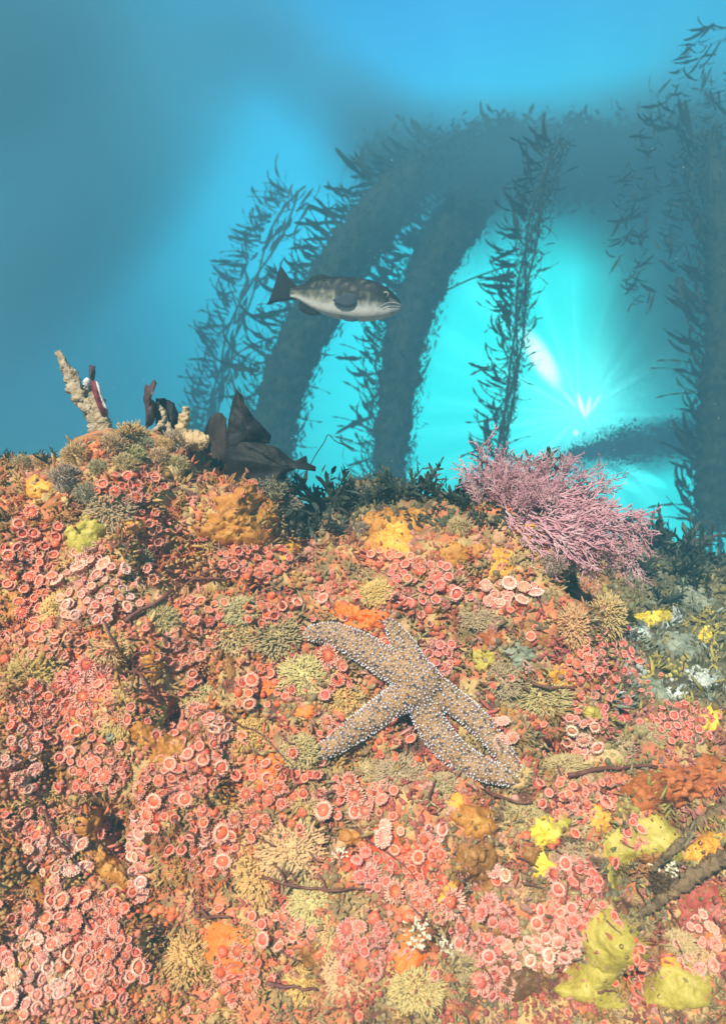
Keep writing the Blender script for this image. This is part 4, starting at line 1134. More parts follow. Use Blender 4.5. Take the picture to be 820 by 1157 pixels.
# ------------------------------------------------------------------ pink coralline bush
m_cor = material('coralline', ((0.3, (0.42, 0.19, 0.22)), (0.5, (0.56, 0.29, 0.32)), (0.72, (0.74, 0.52, 0.52))), scale=40, rough=0.6, bump=0.3, bscale=500, src='world')
def frond_mesh(seed):
    rnd = random.Random(seed); parts = []
    def grow(p, d, L, r, lev):
        n = 6 if lev == 0 else 4
        bend = Vector((rnd.uniform(-1, 1), rnd.uniform(-1, 1), rnd.uniform(-1, 1))) * 0.30
        pts = [p]; 
        for i in range(n):
            d = (d + bend / n + Vector((rnd.uniform(-1, 1), rnd.uniform(-1, 1), rnd.uniform(-1, 1))) * 0.10).normalized()
            pts.append(pts[-1] + d * L / n)
        parts.append(tube(pts, [r * (1.1 if i % 2 else 0.85) * (1 - 0.35 * i / n) for i in range(n + 1)], 5))
        if lev < 2:
            for i in range(1, n + 1):
                for s in (-1, 1):
                    if rnd.random() < (0.75 if lev == 0 else 0.45):
                        sd_ = Vector((0, s, 0)) if lev == 0 else d.cross(Vector((rnd.uniform(-1, 1), rnd.uniform(-1, 1), 1))).normalized() * s
                        e_ = (d + (sd_ + Vector((0, 0, rnd.uniform(-.5, .5)))) * rnd.uniform(0.45, 0.85)).normalized()
                        grow(pts[i], e_, L * rnd.uniform(0.24, 0.40), r * 0.85, lev + 1)
    grow(Vector((0, 0, 0)), Vector((1, 0, 0)), 1.0, 0.019, 0)
    return mesh('frond', *join(parts))
FR = [frond_mesh(60 + i) for i in range(9)]
b0, bn0 = hit_s(592, 588, 20)
bush = empty('coralline_bush', b0)
tag(bush, 'pink branching coralline bush fanning over the rock ridge', 'coralline alga')
random.seed(5)
view = Vector((0, -1, 0))
FROND = []
for i in range(115):                                # long combed branches to the lower right
    bx, by = 570 + 75 * random.random(), 552 + 46 * random.random()
    a = R(random.uniform(-62, -8)) ; FROND.append((bx, by, a, random.uniform(44, 76) * (1 - 0.25 * abs(a)), 0.22))
for i in range(85):                                # upright tangle on the left and the top
    FROND.append((random.uniform(535, 640), random.uniform(540, 582), R(random.uniform(35, 150)), random.uniform(22, 38), 0.5))
for i in range(60):                                # outer ends hanging at the right
    FROND.append((random.uniform(645, 722), random.uniform(574, 632), R(random.uniform(-100, -10)), random.uniform(20, 34), 0.3))
for i in range(36):
    FROND.append((random.uniform(590, 680), random.uniform(530, 575), R(random.uniform(-10, 100)), random.uniform(18, 30), 0.4))
FROND.append((545, 560, R(86), 58, 0.2))
for k, (bx, by, a, L_, out) in enumerate(FROND):
    dep = 1.03 + (0.05 if k < 115 else 0.03) * random.uniform(-0.6, 1) - (0.02 if by > 590 else 0)
    p = P(bx, by, dep) 
    q, _ = hit(bx, by)
    if q is not None and q.y < p.y + 0.01: p = q - q.normalized() * random.uniform(0.005, 0.04)
    d_ = Vector((math.cos(a), -random.uniform(-0.25, 0.5) * out * 2 - 0.1, math.sin(a))).normalized()
    z = (view + Vector((random.uniform(-1, 1), 0, random.uniform(-1, 1))) * 0.5)
    s = L_ * p.y / F
    link('frond', FR[k % 9], m_cor, bush, frame_xz(p - b0, d_, z, s))

# ------------------------------------------------------------------ black rockfish
FD = 1.75; K = FD / F
ST = [(327, 323.5, 333.5, 2.2), (334, 321.8, 335.5, 3.2), (340, 320, 339.5, 5), (350, 317.3, 346.5, 8), (361, 315.8, 352.5, 10.5), (372, 315.2, 356.5, 12.5), (382, 315, 359.5, 14), (395, 315, 362, 15),
      (409, 316, 363.5, 15), (419, 318.3, 363.5, 14.3), (428, 321.7, 362.3, 12.8), (436, 326, 360.5, 10.6), (442, 330.5, 358.3, 8.6), (447, 335.5, 356, 6.4), (450.5, 340.5, 354.2, 4.4), (452.6, 344.5, 352, 2.4), (453.2, 347, 350, 0.8)]
fx = np.array([s[0] for s in ST]); NS, NK = 90, 44
su = np.linspace(0, 1, NS); xs_ = 327 + (453.2 - 327) * (1 - (1 - su) ** 1.35)
def interp_s(col):
    return np.interp(xs_, fx, np.array([s[col] for s in ST]))
def smooth_(a):
    for _ in range(3): a = np.r_[a[0], (a[:-2] + 2 * a[1:-1] + a[2:]) / 4, a[-1]]
    return a
ftop, fbot, fw = smooth_(interp_s(1)), smooth_(interp_s(2)), smooth_(interp_s(3))
FC = P(390, 338, FD)
v, fcol, f = [], [], []
for i in range(NS):
    for k in range(NK):
        a = 2 * math.pi * k / NK
        cz, hz = (ftop[i] + fbot[i]) / 2, (fbot[i] - ftop[i]) / 2
        ca_, sa_ = math.cos(a), math.sin(a)
        yy = -fw[i] * math.copysign(abs(ca_) ** 0.85, ca_)
        zz = cz - hz * math.copysign(abs(sa_) ** 0.95, sa_)
        # gill cover step and cheek
        gx_ = 415 + 2.5 * math.cos((zz - 340) / 8.0)
        if xs_[i] > gx_: yy *= 1.012
        v.append(((xs_[i] - 390) * K, yy * K, (338 - zz) * K))
        t = (fbot[i] - zz) / (fbot[i] - ftop[i])
        q = Vector((xs_[i] * 0.16, zz * 0.16, yy * 0.1))
        nz_ = noise.noise(q) + 0.6 * noise.noise(q * 2.6) + 0.3 * noise.noise(q * 6)
        lim = 0.17 + 0.07 * nz_ - 0.05 * max(0, (375 - xs_[i]) / 50)
        w_ = max(0, min(1, (t - lim) / 0.26))
        dark = np.array((0.012, 0.016, 0.017)); pale = np.array((0.74, 0.72, 0.66)); mot = np.array((0.14, 0.14, 0.10))
        c = pale * (1 - w_) + dark * w_
        m_ = max(0, min(1, (nz_ - 0.05) * 2.2)) * (0.75 if 0.4 < t < 0.9 and xs_[i] < 420 else 0.2)
        c = c * (1 - m_) + mot * m_
        if xs_[i] < 380 and 0.25 < t < 0.62: c = c * 0.6 + np.array((0.30, 0.29, 0.20)) * 0.4 * (1 + 0.9 * nz_)
        # dark bars that run from the eye over the cheek
        if xs_[i] > 418 and 0.25 < t < 0.72 and math.sin((zz * 1.0 + (xs_[i] - 418) * 0.55) * 0.62) > 0.45: c = c * 0.55 + dark * 0.45
        if xs_[i] > 440 and t < 0.6: c = c * 0.6 + np.array((0.26, 0.26, 0.27)) * 0.4
        fcol.append(np.clip(c, 0.012, 0.8))
for i in range(NS - 1):
    for k in range(NK):
        k2 = (k + 1) % NK
        f.append((i * NK + k, (i + 1) * NK + k, (i + 1) * NK + k2, i * NK + k2))
f.append(tuple(range(NK))); f.append(tuple((NS - 1) * NK + k for k in range(NK))[::-1])
m_fish = material('fish_skin', ((0.35, (0.85, 0.85, 0.85)), (0.65, (1.08, 1.08, 1.08))), scale=260, detail=2, rough=0.55, bump=0.35, bscale=420, tint='attr', spec=0.2)
fish = empty('rockfish', FC)
tag(fish, 'dark mottled rockfish with pale belly swimming in front of the kelp', 'fish')
fish.rotation_euler = (0, 0, R(-6))
fb = np_mesh('fish_body', np.array(v), tri(f), np.array(fcol))
bm = bmesh.new(); bm.from_mesh(fb); bmesh.ops.recalc_face_normals(bm, faces=bm.faces[:]); bm.to_mesh(fb); bm.free()
body = link('body', fb, m_fish, fish)
m_fin = material('fish_fin', ((0.3, (0.012, 0.014, 0.016)), (0.7, (0.028, 0.032, 0.034))), scale=60, rough=0.8, bump=0.3, spec=0.08)
m_pfin = material('fish_pectoral', ((0.3, (0.035, 0.05, 0.065)), (0.7, (0.060, 0.076, 0.092))), scale=60, rough=0.8, bump=0.3, spec=0.1)
def fin(name, outline, y0, y1, hub, mat, th=0.8, rays=None):
    """a fin: rays fan from the hub edge; pixel outline, thin body between two skins"""
    n = len(outline); v, f = [], []
    cx_, cy_ = sum(o[0] for o in outline) / n, sum(o[1] for o in outline) / n
    pts = []
    for i in range(n):
        for s in range(4):
            t = s / 4; a, b_ = outline[i], outline[(i + 1) % n]
            pts.append((a[0] + (b_[0] - a[0]) * t, a[1] + (b_[1] - a[1]) * t))
    m = len(pts)
    dm = max(math.dist(p, hub) for p in pts)
    for side in (-1, 1):
        for r_ in (1.0, 0.66, 0.33):
            for j, p in enumerate(pts):
                x, y = cx_ + (p[0] - cx_) * r_, cy_ + (p[1] - cy_) * r_
                dd = math.dist((x, y), hub) / dm
                ph = math.atan2(y - hub[1], x - hub[0])
                thick = th * (1.1 - dd) * (0 if r_ == 1.0 else 1) + 0.25 + 0.22 * math.sin(ph * 34)
                yy = y0 + (y1 - y0) * dd + side * max(0.12, thick * 0.5)
                v.append(((x - 390) * K, yy * K, (338 - y) * K))
        v.append(((cx_ - 390) * K, (y0 + (y1 - y0) * math.dist((cx_, cy_), hub) / dm + side * th * 0.4) * K, (338 - cy_) * K))
    half = 3 * m + 1
    for sd_, o in ((0, 0), (1, half)):
        for ring in range(2):
            for j in range(m):
                j2 = (j + 1) % m
                q = (o + ring * m + j, o + ring * m + j2, o + (ring + 1) * m + j2, o + (ring + 1) * m + j)
                f.append(q if sd_ else q[::-1])
        for j in range(m):
            q = (o + 2 * m + j, o + 2 * m + (j + 1) % m, o + 3 * m); f.append(q if sd_ else q[::-1])
    for j in range(m):
        j2 = (j + 1) % m; f.append((j, j2, half + j2, half + j))
    return link(name, mesh(name, v, f), mat, fish)
fin('tail_fin', [(334, 321), (328, 315), (321, 304), (316, 297.4), (313, 303), (310, 314), (306.5, 325), (303, 334), (299.3, 341.6), (307, 339.5), (317, 337.5), (326, 337), (334, 336.5)], 0, 0, (336, 329), m_fin, 1.8)
fin('dorsal_fin', [(343, 321), (346, 316), (352, 311.5), (358, 309), (363, 308.6), (369, 310.2), (374, 312.4), (381, 311.8), (390, 312.5), (400, 313.6), (410, 315.2), (412, 318.5), (395, 318.5), (370, 319)], 0, 0, (385, 345), m_fin, 1.6)
fin('anal_fin', [(337, 337), (336.5, 343), (338, 348.5), (343, 352.5), (350, 354.8), (357, 355), (362, 355), (360, 350), (350, 344)], 0, 0, (352, 335), m_fin, 1.6)
fin('pelvic_fin', [(384, 357), (386, 361.5), (392, 364.5), (400, 365.2), (405, 364), (404, 360)], -4, -6, (404, 359), m_pfin, 1.4)
fin('pectoral_fin', [(405, 339), (399, 337.2), (391, 337.6), (384, 340), (378, 344), (381, 347.5), (387, 350.5), (395, 352), (401, 351.5), (405, 348.5)], -14.9, -16.4, (407, 344), m_pfin, 1.8)
fin('pectoral_fin', [(405, 339), (399, 337.2), (391, 337.6), (384, 340), (378, 344), (381, 347.5), (387, 350.5), (395, 352), (401, 351.5), (405, 348.5)], 14.9, 16.4, (407, 344), m_pfin, 1.8)
m_iris = material('fish_iris', ((0.3, (0.30, 0.30, 0.24)), (0.7, (0.48, 0.46, 0.38))), scale=300, rough=0.25, bump=0)
m_pupil = material('fish_pupil', ((0.3, (0.01, 0.01, 0.012)), (0.7, (0.02, 0.02, 0.02))), scale=30, rough=0.1, bump=0, spec=0.6)
sv, sf = ico(3, 1.0)
eye_me, pup_me = mesh('eye', [(x, y * 0.55, z) for x, y, z in sv], sf), mesh('pupil', [(x, y * 0.5, z) for x, y, z in sv], sf)
for sgn in (-1, 1):
    e_ = link('eye', eye_me, m_iris, fish, Matrix.Translation(((436.2 - 390) * K, sgn * 8.9 * K, (338 - 337.6) * K)) @ Matrix.Diagonal((3.6 * K, 3.6 * K, 3.6 * K, 1)))
    link('pupil', pup_me, m_pupil, e_, Matrix.Translation((0.08, sgn * 0.40, 0.0)) @ Matrix.Diagonal((0.6, 0.6, 0.6, 1)))
m_lip = material('fish_lip', ((0.3, (0.20, 0.21, 0.22)), (0.7, (0.38, 0.38, 0.38))), scale=90, rough=0.45, bump=0.1)
def fz(x, zz):                                     # half width of the body there
    i = int(np.argmin(np.abs(xs_ - x))); cz, hz = (ftop[i] + fbot[i]) / 2, (fbot[i] - ftop[i]) / 2
    s = max(-1, min(1, (cz - zz) / max(hz, 0.1))); return fw[i] * max(0.0, 1 - abs(s) ** 2) ** 0.42
for nm, line, r0, mt in (('upper_lip', [(453, 347.8), (449, 346.8), (444, 346.5), (438, 347.5), (433, 350), (430, 353)], 1.0, m_lip), ('lower_lip', [(453, 350), (448, 350.2), (442, 350.6), (437, 352), (433, 354)], 0.9, m_lip), ('mouth_line', [(453.6, 349), (448, 348.6), (442, 348.8), (436, 350.4), (432, 352.6)], 0.5, m_pupil)):
    for sgn in (-1, 1):
        pts = [((x - 390) * K, sgn * (fz(x, z_) + 0.1) * K, (338 - z_) * K) for x, z_ in line]
        pts = spline(pts, 14)
        link(nm, mesh(nm, *tube(pts, [r0 * K * (1 - 0.4 * i / 13) for i in range(14)], 6)), mt, fish)

# ------------------------------------------------------------------ kelp
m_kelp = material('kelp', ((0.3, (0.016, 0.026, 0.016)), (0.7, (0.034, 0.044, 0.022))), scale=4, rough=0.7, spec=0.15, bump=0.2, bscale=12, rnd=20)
m_kelp_sunlit = material('kelp_sunlit', ((0.3, (0.05, 0.10, 0.03)), (0.7, (0.20, 0.33, 0.09))), scale=4, rough=0.4, bump=0.2, bscale=12, rnd=20)  # paler copy of the kelp, sunlight on the leaves put into the colour
def blade_geo(seed, curve, width, seg=9, twist=0.6):
    """strap along +x, unit length, tapering, curling towards +z"""
    rnd = random.Random(seed); v, f = [], []; x = z = 0.0; a = 0.0
    ph = rnd.random() * 6
    for i in range(seg + 1):
        t = i / seg
        w = width * (math.sin(math.pi * min(1, t * 0.88 + 0.10)) ** 0.75) * (1 if t < 1 else 0.15)
        tw = twist * math.sin(t * 3 + ph)
        for s in (-1, 0, 1):
            ruf = 0.018 * math.sin(t * 17 + ph) * s
            v.append((x - math.sin(a) * w * s * math.sin(tw), s * w * math.cos(tw), z + math.cos(a) * w * s * math.sin(tw) + ruf + (0.012 if s == 0 else 0)))
        a += curve / seg * (0.5 + t); x += math.cos(a) / seg; z += math.sin(a) / seg
    for i in range(seg):
        for s in (0, 1):
            f.append((i * 3 + s, i * 3 + s + 1, (i + 1) * 3 + s + 1, (i + 1) * 3 + s))
    return v, f
BG = [blade_geo(i, c, w) for i, (c, w) in enumerate(((1.1, .055), (0.6, .07), (1.6, .05), (0.9, .085), (-0.5, .06), (2.1, .045), (0.3, .075)))]
LEAF = [blade_geo(40, 0.6, 0.10, 3), blade_geo(41, 1.0, 0.12, 3), blade_geo(42, -0.4, 0.11, 3)]
BM = [mesh('kelp_blade', *g) for g in BG]
def lerp_path(path, t):
    m = len(path) - 1; k = min(int(t * m), m - 1); u = t * m - k
    a, b_ = path[k], path[k + 1]; return a + (b_ - a) * u, (b_ - a).normalized()
def kelp(name, px_path, rad, n_blades, blen, n_mass, label, left=0.8, group=None, mat=m_kelp, lift=(10, 60), stipes=4, mass_len=0.20, wob=1.0, soft=1.0, fill=False, core=False):
    KS = 0.80                                      # all plants stand within the clear part of the water
    pts = spline([tuple(P(a, b_, c * KS)) for a, b_, c in px_path], 40)
    rads = rad if isinstance(rad, (list, tuple)) else (rad, rad)
    rads = tuple(r * KS for r in rads); blen = blen * KS
    root = empty(name, pts[0]); o0 = pts[0]
    tag(root, label, 'kelp', group)
    for s in range(stipes):
        ph = s * 2.1; line = []
        for i in range(40):
            t = i / 39; r = (rads[0] + (rads[1] - rads[0]) * t) * 0.45
            line.append(pts[i] - o0 + Vector((math.cos(ph + t * 9), math.sin(ph + t * 9), 0)) * r)
        base = Vector((line[0].x * 0.4, line[0].y * 0.4, -1.72 - o0.z))
        if o0.z < 0.8: line = [base, (base + line[0]) / 2 + Vector((0.02, 0.01, 0))] + line      # rooted on the sea floor
        link('stipe', mesh('stipe', *tube(line, [0.012 * rads[0] / 0.2 + 0.005] * len(line), 6)), m_kelp, root)
    mats = []
    for i in range(n_mass):
        t = random.random(); c, tg = lerp_path(pts, t)
        if i % 8 == 0 and o0.z < 0.8: t = 0; c = pts[0].lerp(Vector((pts[0].x, pts[0].y, -1.5)), random.random())
        r = (rads[0] + (rads[1] - rads[0]) * t) * math.sqrt(random.random()) * random.gauss(0.86, 0.22 * soft)
        a = random.random() * 6.283
        x, y = r * math.cos(a), r * math.sin(a)
        d_ = Vector((math.cos(a) * 0.6, math.sin(a) * 0.6, random.uniform(-0.6, 1.2))).normalized()
        if random.random() < 0.75: d_ = (d_ * 0.6 + tg * random.choice((-1, 1)) * 1.4).normalized()
        L_ = blen * mass_len * random.uniform(0.6, 1.2)
        mats.append(frame_xz(c - o0 + Vector((x, y, 0)) - d_ * L_ * 0.4, d_, Vector((random.uniform(-1, 1), random.uniform(-1, 1), 1)), L_))
    if core:                                       # the packed heart of the bundle
        nn = 130; line = [lerp_path(pts, k / (nn - 1) * 0.999)[0] - o0 for k in range(nn)]
        v, f = tube(line, [(rads[0] + (rads[1] - rads[0]) * k / nn) * 0.66 * (1 if k < 0.7 * nn else max(0.15, 1 - ((k / nn - 0.7) / 0.3) ** 1.5)) for k in range(nn)], 30)
        for k in range(len(v)):
            c_ = line[min(k // 30, nn - 1)]; d_ = Vector(v[k]) - c_; q_ = Vector(v[k])
            g = 0.8 * noise.noise(q_ * 5) + 0.8 * noise.noise(q_ * 13) + 1.1 * noise.noise(q_ * 27) + 0.9 * noise.noise(q_ * 55)
            v[k] = c_ + d_ * (1 + 0.30 * g)
        link('frond_bundle', mesh('frond_bundle', v, f), mat, root)
    third = len(mats) // 3
    if mats:
        vs_, ts_, off_ = [], [], 0
        for g, ms in ((LEAF[0], mats[:third]), (LEAF[1], mats[third:2 * third]), (LEAF[2], mats[2 * third:])):
            M = np.array([[list(r) for r in m] for m in ms]); tv_ = np.array(g[0]); tf_ = tri(g[1])
            V_ = np.einsum('nij,kj->nki', M[:, :3, :3], tv_) + M[:, None, :3, 3]
            ts_.append((tf_[None] + (np.arange(len(ms)) * len(tv_))[:, None, None]).reshape(-1, 3) + off_); vs_.append(V_.reshape(-1, 3)); off_ += len(ms) * len(tv_)
        q = link('foliage', np_mesh('kelp_foliage', np.vstack(vs_), np.vstack(ts_)), mat, root); q['kind'] = 'stuff'
    for i in range(n_blades):
        t = (i + random.random()) / n_blades; c, tg = lerp_path(pts, t)
        r = (rads[0] + (rads[1] - rads[0]) * t) * (random.uniform(0.0, 1.0) if fill else random.uniform(0.7, 1.0))
        s = -1 if random.random() < left else 1
        e_ = R(random.uniform(*lift))
        d_ = Vector((s * math.cos(e_), random.uniform(-0.5, 0.4), math.sin(e_))).normalized()
        L_ = blen * random.uniform(0.6, 1.25) * (0.55 if s > 0 and left > 0.7 else 1)
        link('blade', BM[random.randrange(len(BM))], mat, root, frame_xz(c - o0 + Vector((s * r * 0.9, random.uniform(-0.5, 0.2) * r, 0)), d_, Vector((random.uniform(-.4, .4) - s * 0.3, random.uniform(-.6, .6), 1)), L_))
    return root
random.seed(21)
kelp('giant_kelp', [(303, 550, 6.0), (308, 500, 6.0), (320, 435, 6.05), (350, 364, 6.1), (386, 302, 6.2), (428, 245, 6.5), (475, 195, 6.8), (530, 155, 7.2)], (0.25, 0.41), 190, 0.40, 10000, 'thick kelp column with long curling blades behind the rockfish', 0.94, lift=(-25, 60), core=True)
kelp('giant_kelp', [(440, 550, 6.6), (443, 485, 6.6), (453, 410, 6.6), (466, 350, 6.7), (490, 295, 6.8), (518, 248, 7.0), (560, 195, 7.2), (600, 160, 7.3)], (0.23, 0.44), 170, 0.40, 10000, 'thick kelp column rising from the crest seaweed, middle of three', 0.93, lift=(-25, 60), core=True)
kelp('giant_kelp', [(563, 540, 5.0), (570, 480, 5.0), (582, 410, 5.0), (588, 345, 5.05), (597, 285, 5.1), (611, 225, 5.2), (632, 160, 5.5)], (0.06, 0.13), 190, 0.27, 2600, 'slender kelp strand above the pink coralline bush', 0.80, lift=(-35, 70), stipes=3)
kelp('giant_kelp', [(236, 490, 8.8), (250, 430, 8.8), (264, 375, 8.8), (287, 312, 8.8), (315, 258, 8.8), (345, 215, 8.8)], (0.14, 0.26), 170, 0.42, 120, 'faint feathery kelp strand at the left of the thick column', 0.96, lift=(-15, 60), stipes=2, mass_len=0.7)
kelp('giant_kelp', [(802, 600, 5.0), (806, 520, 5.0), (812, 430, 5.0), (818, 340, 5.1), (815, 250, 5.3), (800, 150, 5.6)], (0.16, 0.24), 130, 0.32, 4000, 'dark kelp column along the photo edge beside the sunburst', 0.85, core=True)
kelp('giant_kelp', [(748, 345, 5.7), (738, 280, 5.7), (736, 215, 5.7), (758, 160, 5.7), (795, 100, 5.7), (835, 30, 5.7)], (0.30, 0.46), 300, 0.21, 0, 'sunlit green kelp plant hanging high beside the dark column', 0.5, mat=m_kelp_sunlit, lift=(-80, 10), stipes=0, fill=True)
# the canopy and far plumes: masses of blades, no counting them
FLAKE = blade_geo(90, 0.9, 0.20, 2)
def blade_cloud(name, blobs, n, blen, mat=m_kelp, kind='stuff'):
    mats = []
    tot = sum(b_[3] for b_ in blobs)
    for (a, b_, spread, w) in blobs:
        for i in range(int(n * w / tot)):
            t = random.random()
            c = a[0] + (b_[0] - a[0]) * t, a[1] + (b_[1] - a[1]) * t, a[2] + (b_[2] - a[2]) * t
            p = P(*c); sp = spread * c[2] / F
            u = random.gauss(0, 0.5)
            p = p + Vector((random.gauss(0, 0.5) * sp, random.gauss(0, 0.5) * sp * 1.4, u * sp))
            d_ = Vector((random.uniform(-1, 1), random.uniform(-.6, .6), random.uniform(-0.5, 0.7))).normalized()
            mats.append(frame_xz(p, d_, Vector((random.uniform(-1, 1), random.uniform(-1, 1), 1)), blen * random.uniform(0.6, 1.3)))
    o = link(name, many(name, *FLAKE, mats), mat)
    tag(o, kind=kind)
    return o
blade_cloud('kelp_canopy_foliage', [((420, 185, 6.2), (540, 190, 6), 24, 1.2), ((520, 182, 6), (640, 185, 5.8), 28, 1.7), ((600, 188, 5.8), (700, 195, 5.8), 30, 1.6), ((650, 175, 5.7), (760, 180, 5.6), 28, 1.4), ((740, 178, 5.5), (850, 165, 5.2), 32, 1.4),
                                    ((558, 140, 5.6), (592, 158, 5.6), 9, 0.10), ((640, 138, 5.6), (690, 156, 5.6), 9, 0.12)], 12000, 0.085)
blade_cloud('distant_kelp_bed', [((640, 516, 6.4), (700, 506, 6.4), 8, 0.5), ((690, 506, 6.4), (830, 486, 6.4), 18, 1.6)], 5000, 0.05)
# added volumes that stand for shade in the water: soft, dark, without an edge
def shade_volume(cx, cy, depth, la, lb, lc, ang, dens):
    m = bpy.data.materials.get('shade_volume_%d' % round(dens * 100))
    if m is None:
        m = bpy.data.materials.new('shade_volume_%d' % round(dens * 100)); m.use_nodes = True
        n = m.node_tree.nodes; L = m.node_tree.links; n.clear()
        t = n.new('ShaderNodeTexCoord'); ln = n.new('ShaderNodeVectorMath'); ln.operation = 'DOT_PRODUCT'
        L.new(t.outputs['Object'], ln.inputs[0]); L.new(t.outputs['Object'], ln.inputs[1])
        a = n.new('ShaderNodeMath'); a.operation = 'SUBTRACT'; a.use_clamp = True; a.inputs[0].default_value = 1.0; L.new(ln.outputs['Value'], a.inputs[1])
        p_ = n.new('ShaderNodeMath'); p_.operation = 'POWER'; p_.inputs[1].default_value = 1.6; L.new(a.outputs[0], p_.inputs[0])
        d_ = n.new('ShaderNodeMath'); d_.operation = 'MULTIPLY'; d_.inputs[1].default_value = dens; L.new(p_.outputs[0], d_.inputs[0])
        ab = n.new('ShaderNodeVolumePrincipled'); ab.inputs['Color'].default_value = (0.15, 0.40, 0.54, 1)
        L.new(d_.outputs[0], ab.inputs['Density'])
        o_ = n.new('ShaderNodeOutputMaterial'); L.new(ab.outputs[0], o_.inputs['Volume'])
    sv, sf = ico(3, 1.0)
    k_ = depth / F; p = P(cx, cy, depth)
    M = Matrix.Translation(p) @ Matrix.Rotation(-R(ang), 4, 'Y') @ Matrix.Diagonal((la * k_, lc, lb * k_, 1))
    o = link('water_shade', mesh('water_shade', sv, sf), m, None, M); tag(o, kind='stuff')
shade_volume(85, 255, 4.6, 330, 95, 0.9, 47, 1.5)
shade_volume(0, 60, 4.6, 230, 180, 0.9, 20, 1.8)
shade_volume(365, 105, 5.6, 150, 60, 0.8, -38, 0.9)
shade_volume(260, 45, 5.0, 120, 60, 0.8, 10, 1.0)
shade_volume(520, 188, 5.7, 200, 78, 0.8, 0, 2.6)
shade_volume(440, 155, 6.0, 110, 60, 0.8, -35, 1.4)
shade_volume(690, 180, 5.2, 210, 80, 0.8, 0, 2.2)
shade_volume(620, 235, 5.6, 190, 70, 0.8, -6, 1.1)
shade_volume(460, 240, 5.2, 120, 48, 0.5, 52, 1.1)
shade_volume(540, 250, 5.6, 110, 50, 0.5, 58, 1.1)
shade_volume(385, 305, 5.0, 200, 50, 0.4, 57, 0.9)
shade_volume(468, 370, 5.4, 190, 46, 0.4, 74, 0.8)
shade_volume(785, 290, 5.2, 270, 140, 0.9, 90, 2.6)
shade_volume(730, 200, 5.2, 150, 110, 0.8, 0, 1.4)
shade_volume(735, 505, 5.8, 140, 42, 0.7, 8, 2.2)
# a long thin runner
def thread(name, pts_, r, mat, label, cat):
    pts = spline([tuple(P(*q)) for q in pts_], 30)
    o = link(name, mesh(name, *tube(pts, [r] * 30, 6)), mat); tag(o, label, cat); return o
thread('seaweed_thread', [(340, 552, 1.25), (343, 540, 1.25), (356, 515, 1.25), (366, 500, 1.25), (371, 491, 1.25), (380, 499, 1.25), (400, 507, 1.25)], 0.0011, m_kelp, 'hair-thin bent seaweed thread rising beside the dark kelp blade', 'seaweed')
thread('seaweed_thread', [(500, 330, 4.2), (530, 316, 4.2), (560, 305, 4.2), (585, 296, 4.15)], 0.006, m_kelp, 'thin kelp runner reaching from the slender strand', 'seaweed')

# ------------------------------------------------------------------ black broken kelp on the crest
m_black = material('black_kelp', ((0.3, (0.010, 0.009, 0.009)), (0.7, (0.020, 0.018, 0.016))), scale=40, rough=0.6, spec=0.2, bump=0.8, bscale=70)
m_edge = material('brown_kelp', ((0.3, (0.030, 0.022, 0.018)), (0.7, (0.060, 0.045, 0.036))), scale=20, rough=0.7, spec=0.1, bump=0.3)
def plate(name, outline, depth, th, mat, parent, o0, bulge=0.02, tilt=0.0):
    n = len(outline); cx_, cy_ = sum(o[0] for o in outline) / n, sum(o[1] for o in outline) / n
    pts = []
    for i in range(n):
        p0, p1, p2, p3 = outline[i - 1], outline[i], outline[(i + 1) % n], outline[(i + 2) % n]
        for s in range(4):
            u = s / 4
            pts.append(tuple(0.5 * (2 * p1[q] + (p2[q] - p0[q]) * u * .6 + (2 * p0[q] - 5 * p1[q] + 4 * p2[q] - p3[q]) * u * u * .6 + (3 * p1[q] - p0[q] - 3 * p2[q] + p3[q]) * u ** 3 * .6) + 0.4 * ((p2[q] - p1[q]) * u - 0) * (1 if True else 0) for q in (0, 1)) if False else (p1[0] + (p2[0] - p1[0]) * u, p1[1] + (p2[1] - p1[1]) * u))
    pts = [(x + 1.1 * noise.noise((x * 0.35, y * 0.35, depth * 50)), y + 1.1 * noise.noise((x * 0.35, y * 0.35, depth * 90))) for x, y in pts]
    m = len(pts); v, f = [], []
    for side in (-1, 1):
        for r in (1.0, 0.75, 0.5, 0.25):
            for x, y in pts:
                px, py = cx_ + (x - cx_) * r, cy_ + (y - cy_) * r
                d_ = depth + bulge * (-(1 - r * r)) + 0.020 * noise.noise((px * 0.055, py * 0.055, depth * 9)) + 0.006 * noise.noise((px * 0.14, py * 0.09, depth * 5)) + tilt * (px - cx_) * 0.001
                v.append(P(px, py, d_ + side * th * (0.25 if r == 1.0 else 0.5)) - o0)
        v.append(P(cx_, cy_, depth - bulge + side * th * 0.5 + 0.012 * noise.noise((cx_ * 0.04, cy_ * 0.04, depth * 9))) - o0)
    half = 4 * m + 1
    for sd_, o in ((0, 0), (1, half)):
        for ring in range(3):
            for j in range(m):
                j2 = (j + 1) % m; f.append((o + ring * m + j, o + ring * m + j2, o + (ring + 1) * m + j2, o + (ring + 1) * m + j))
        for j in range(m): f.append((o + 3 * m + j, o + 3 * m + (j + 1) % m, o + 4 * m))
    for j in range(m): f.append((j, (j + 1) % m, half + (j + 1) % m, half + j))
    me = mesh(name, v, f)
    bm = bmesh.new(); bm.from_mesh(me); bmesh.ops.recalc_face_normals(bm, faces=bm.faces[:]); bm.to_mesh(me); bm.free()
    return link(name, me, mat, parent)
o0 = P(270, 555, 1.12)
dk = empty('broken_kelp', o0)
tag(dk, 'large black torn kelp blade standing up on the crest', 'kelp')
plate('blade', [(267, 439), (273, 446), (279, 460), (286, 470), (297, 482), (307, 493), (305, 501), (290, 502), (286, 520), (283, 560), (256, 562), (256, 520), (257, 480), (262, 455)], 1.13, 0.004, m_black, dk, o0, 0.006, 0.5)
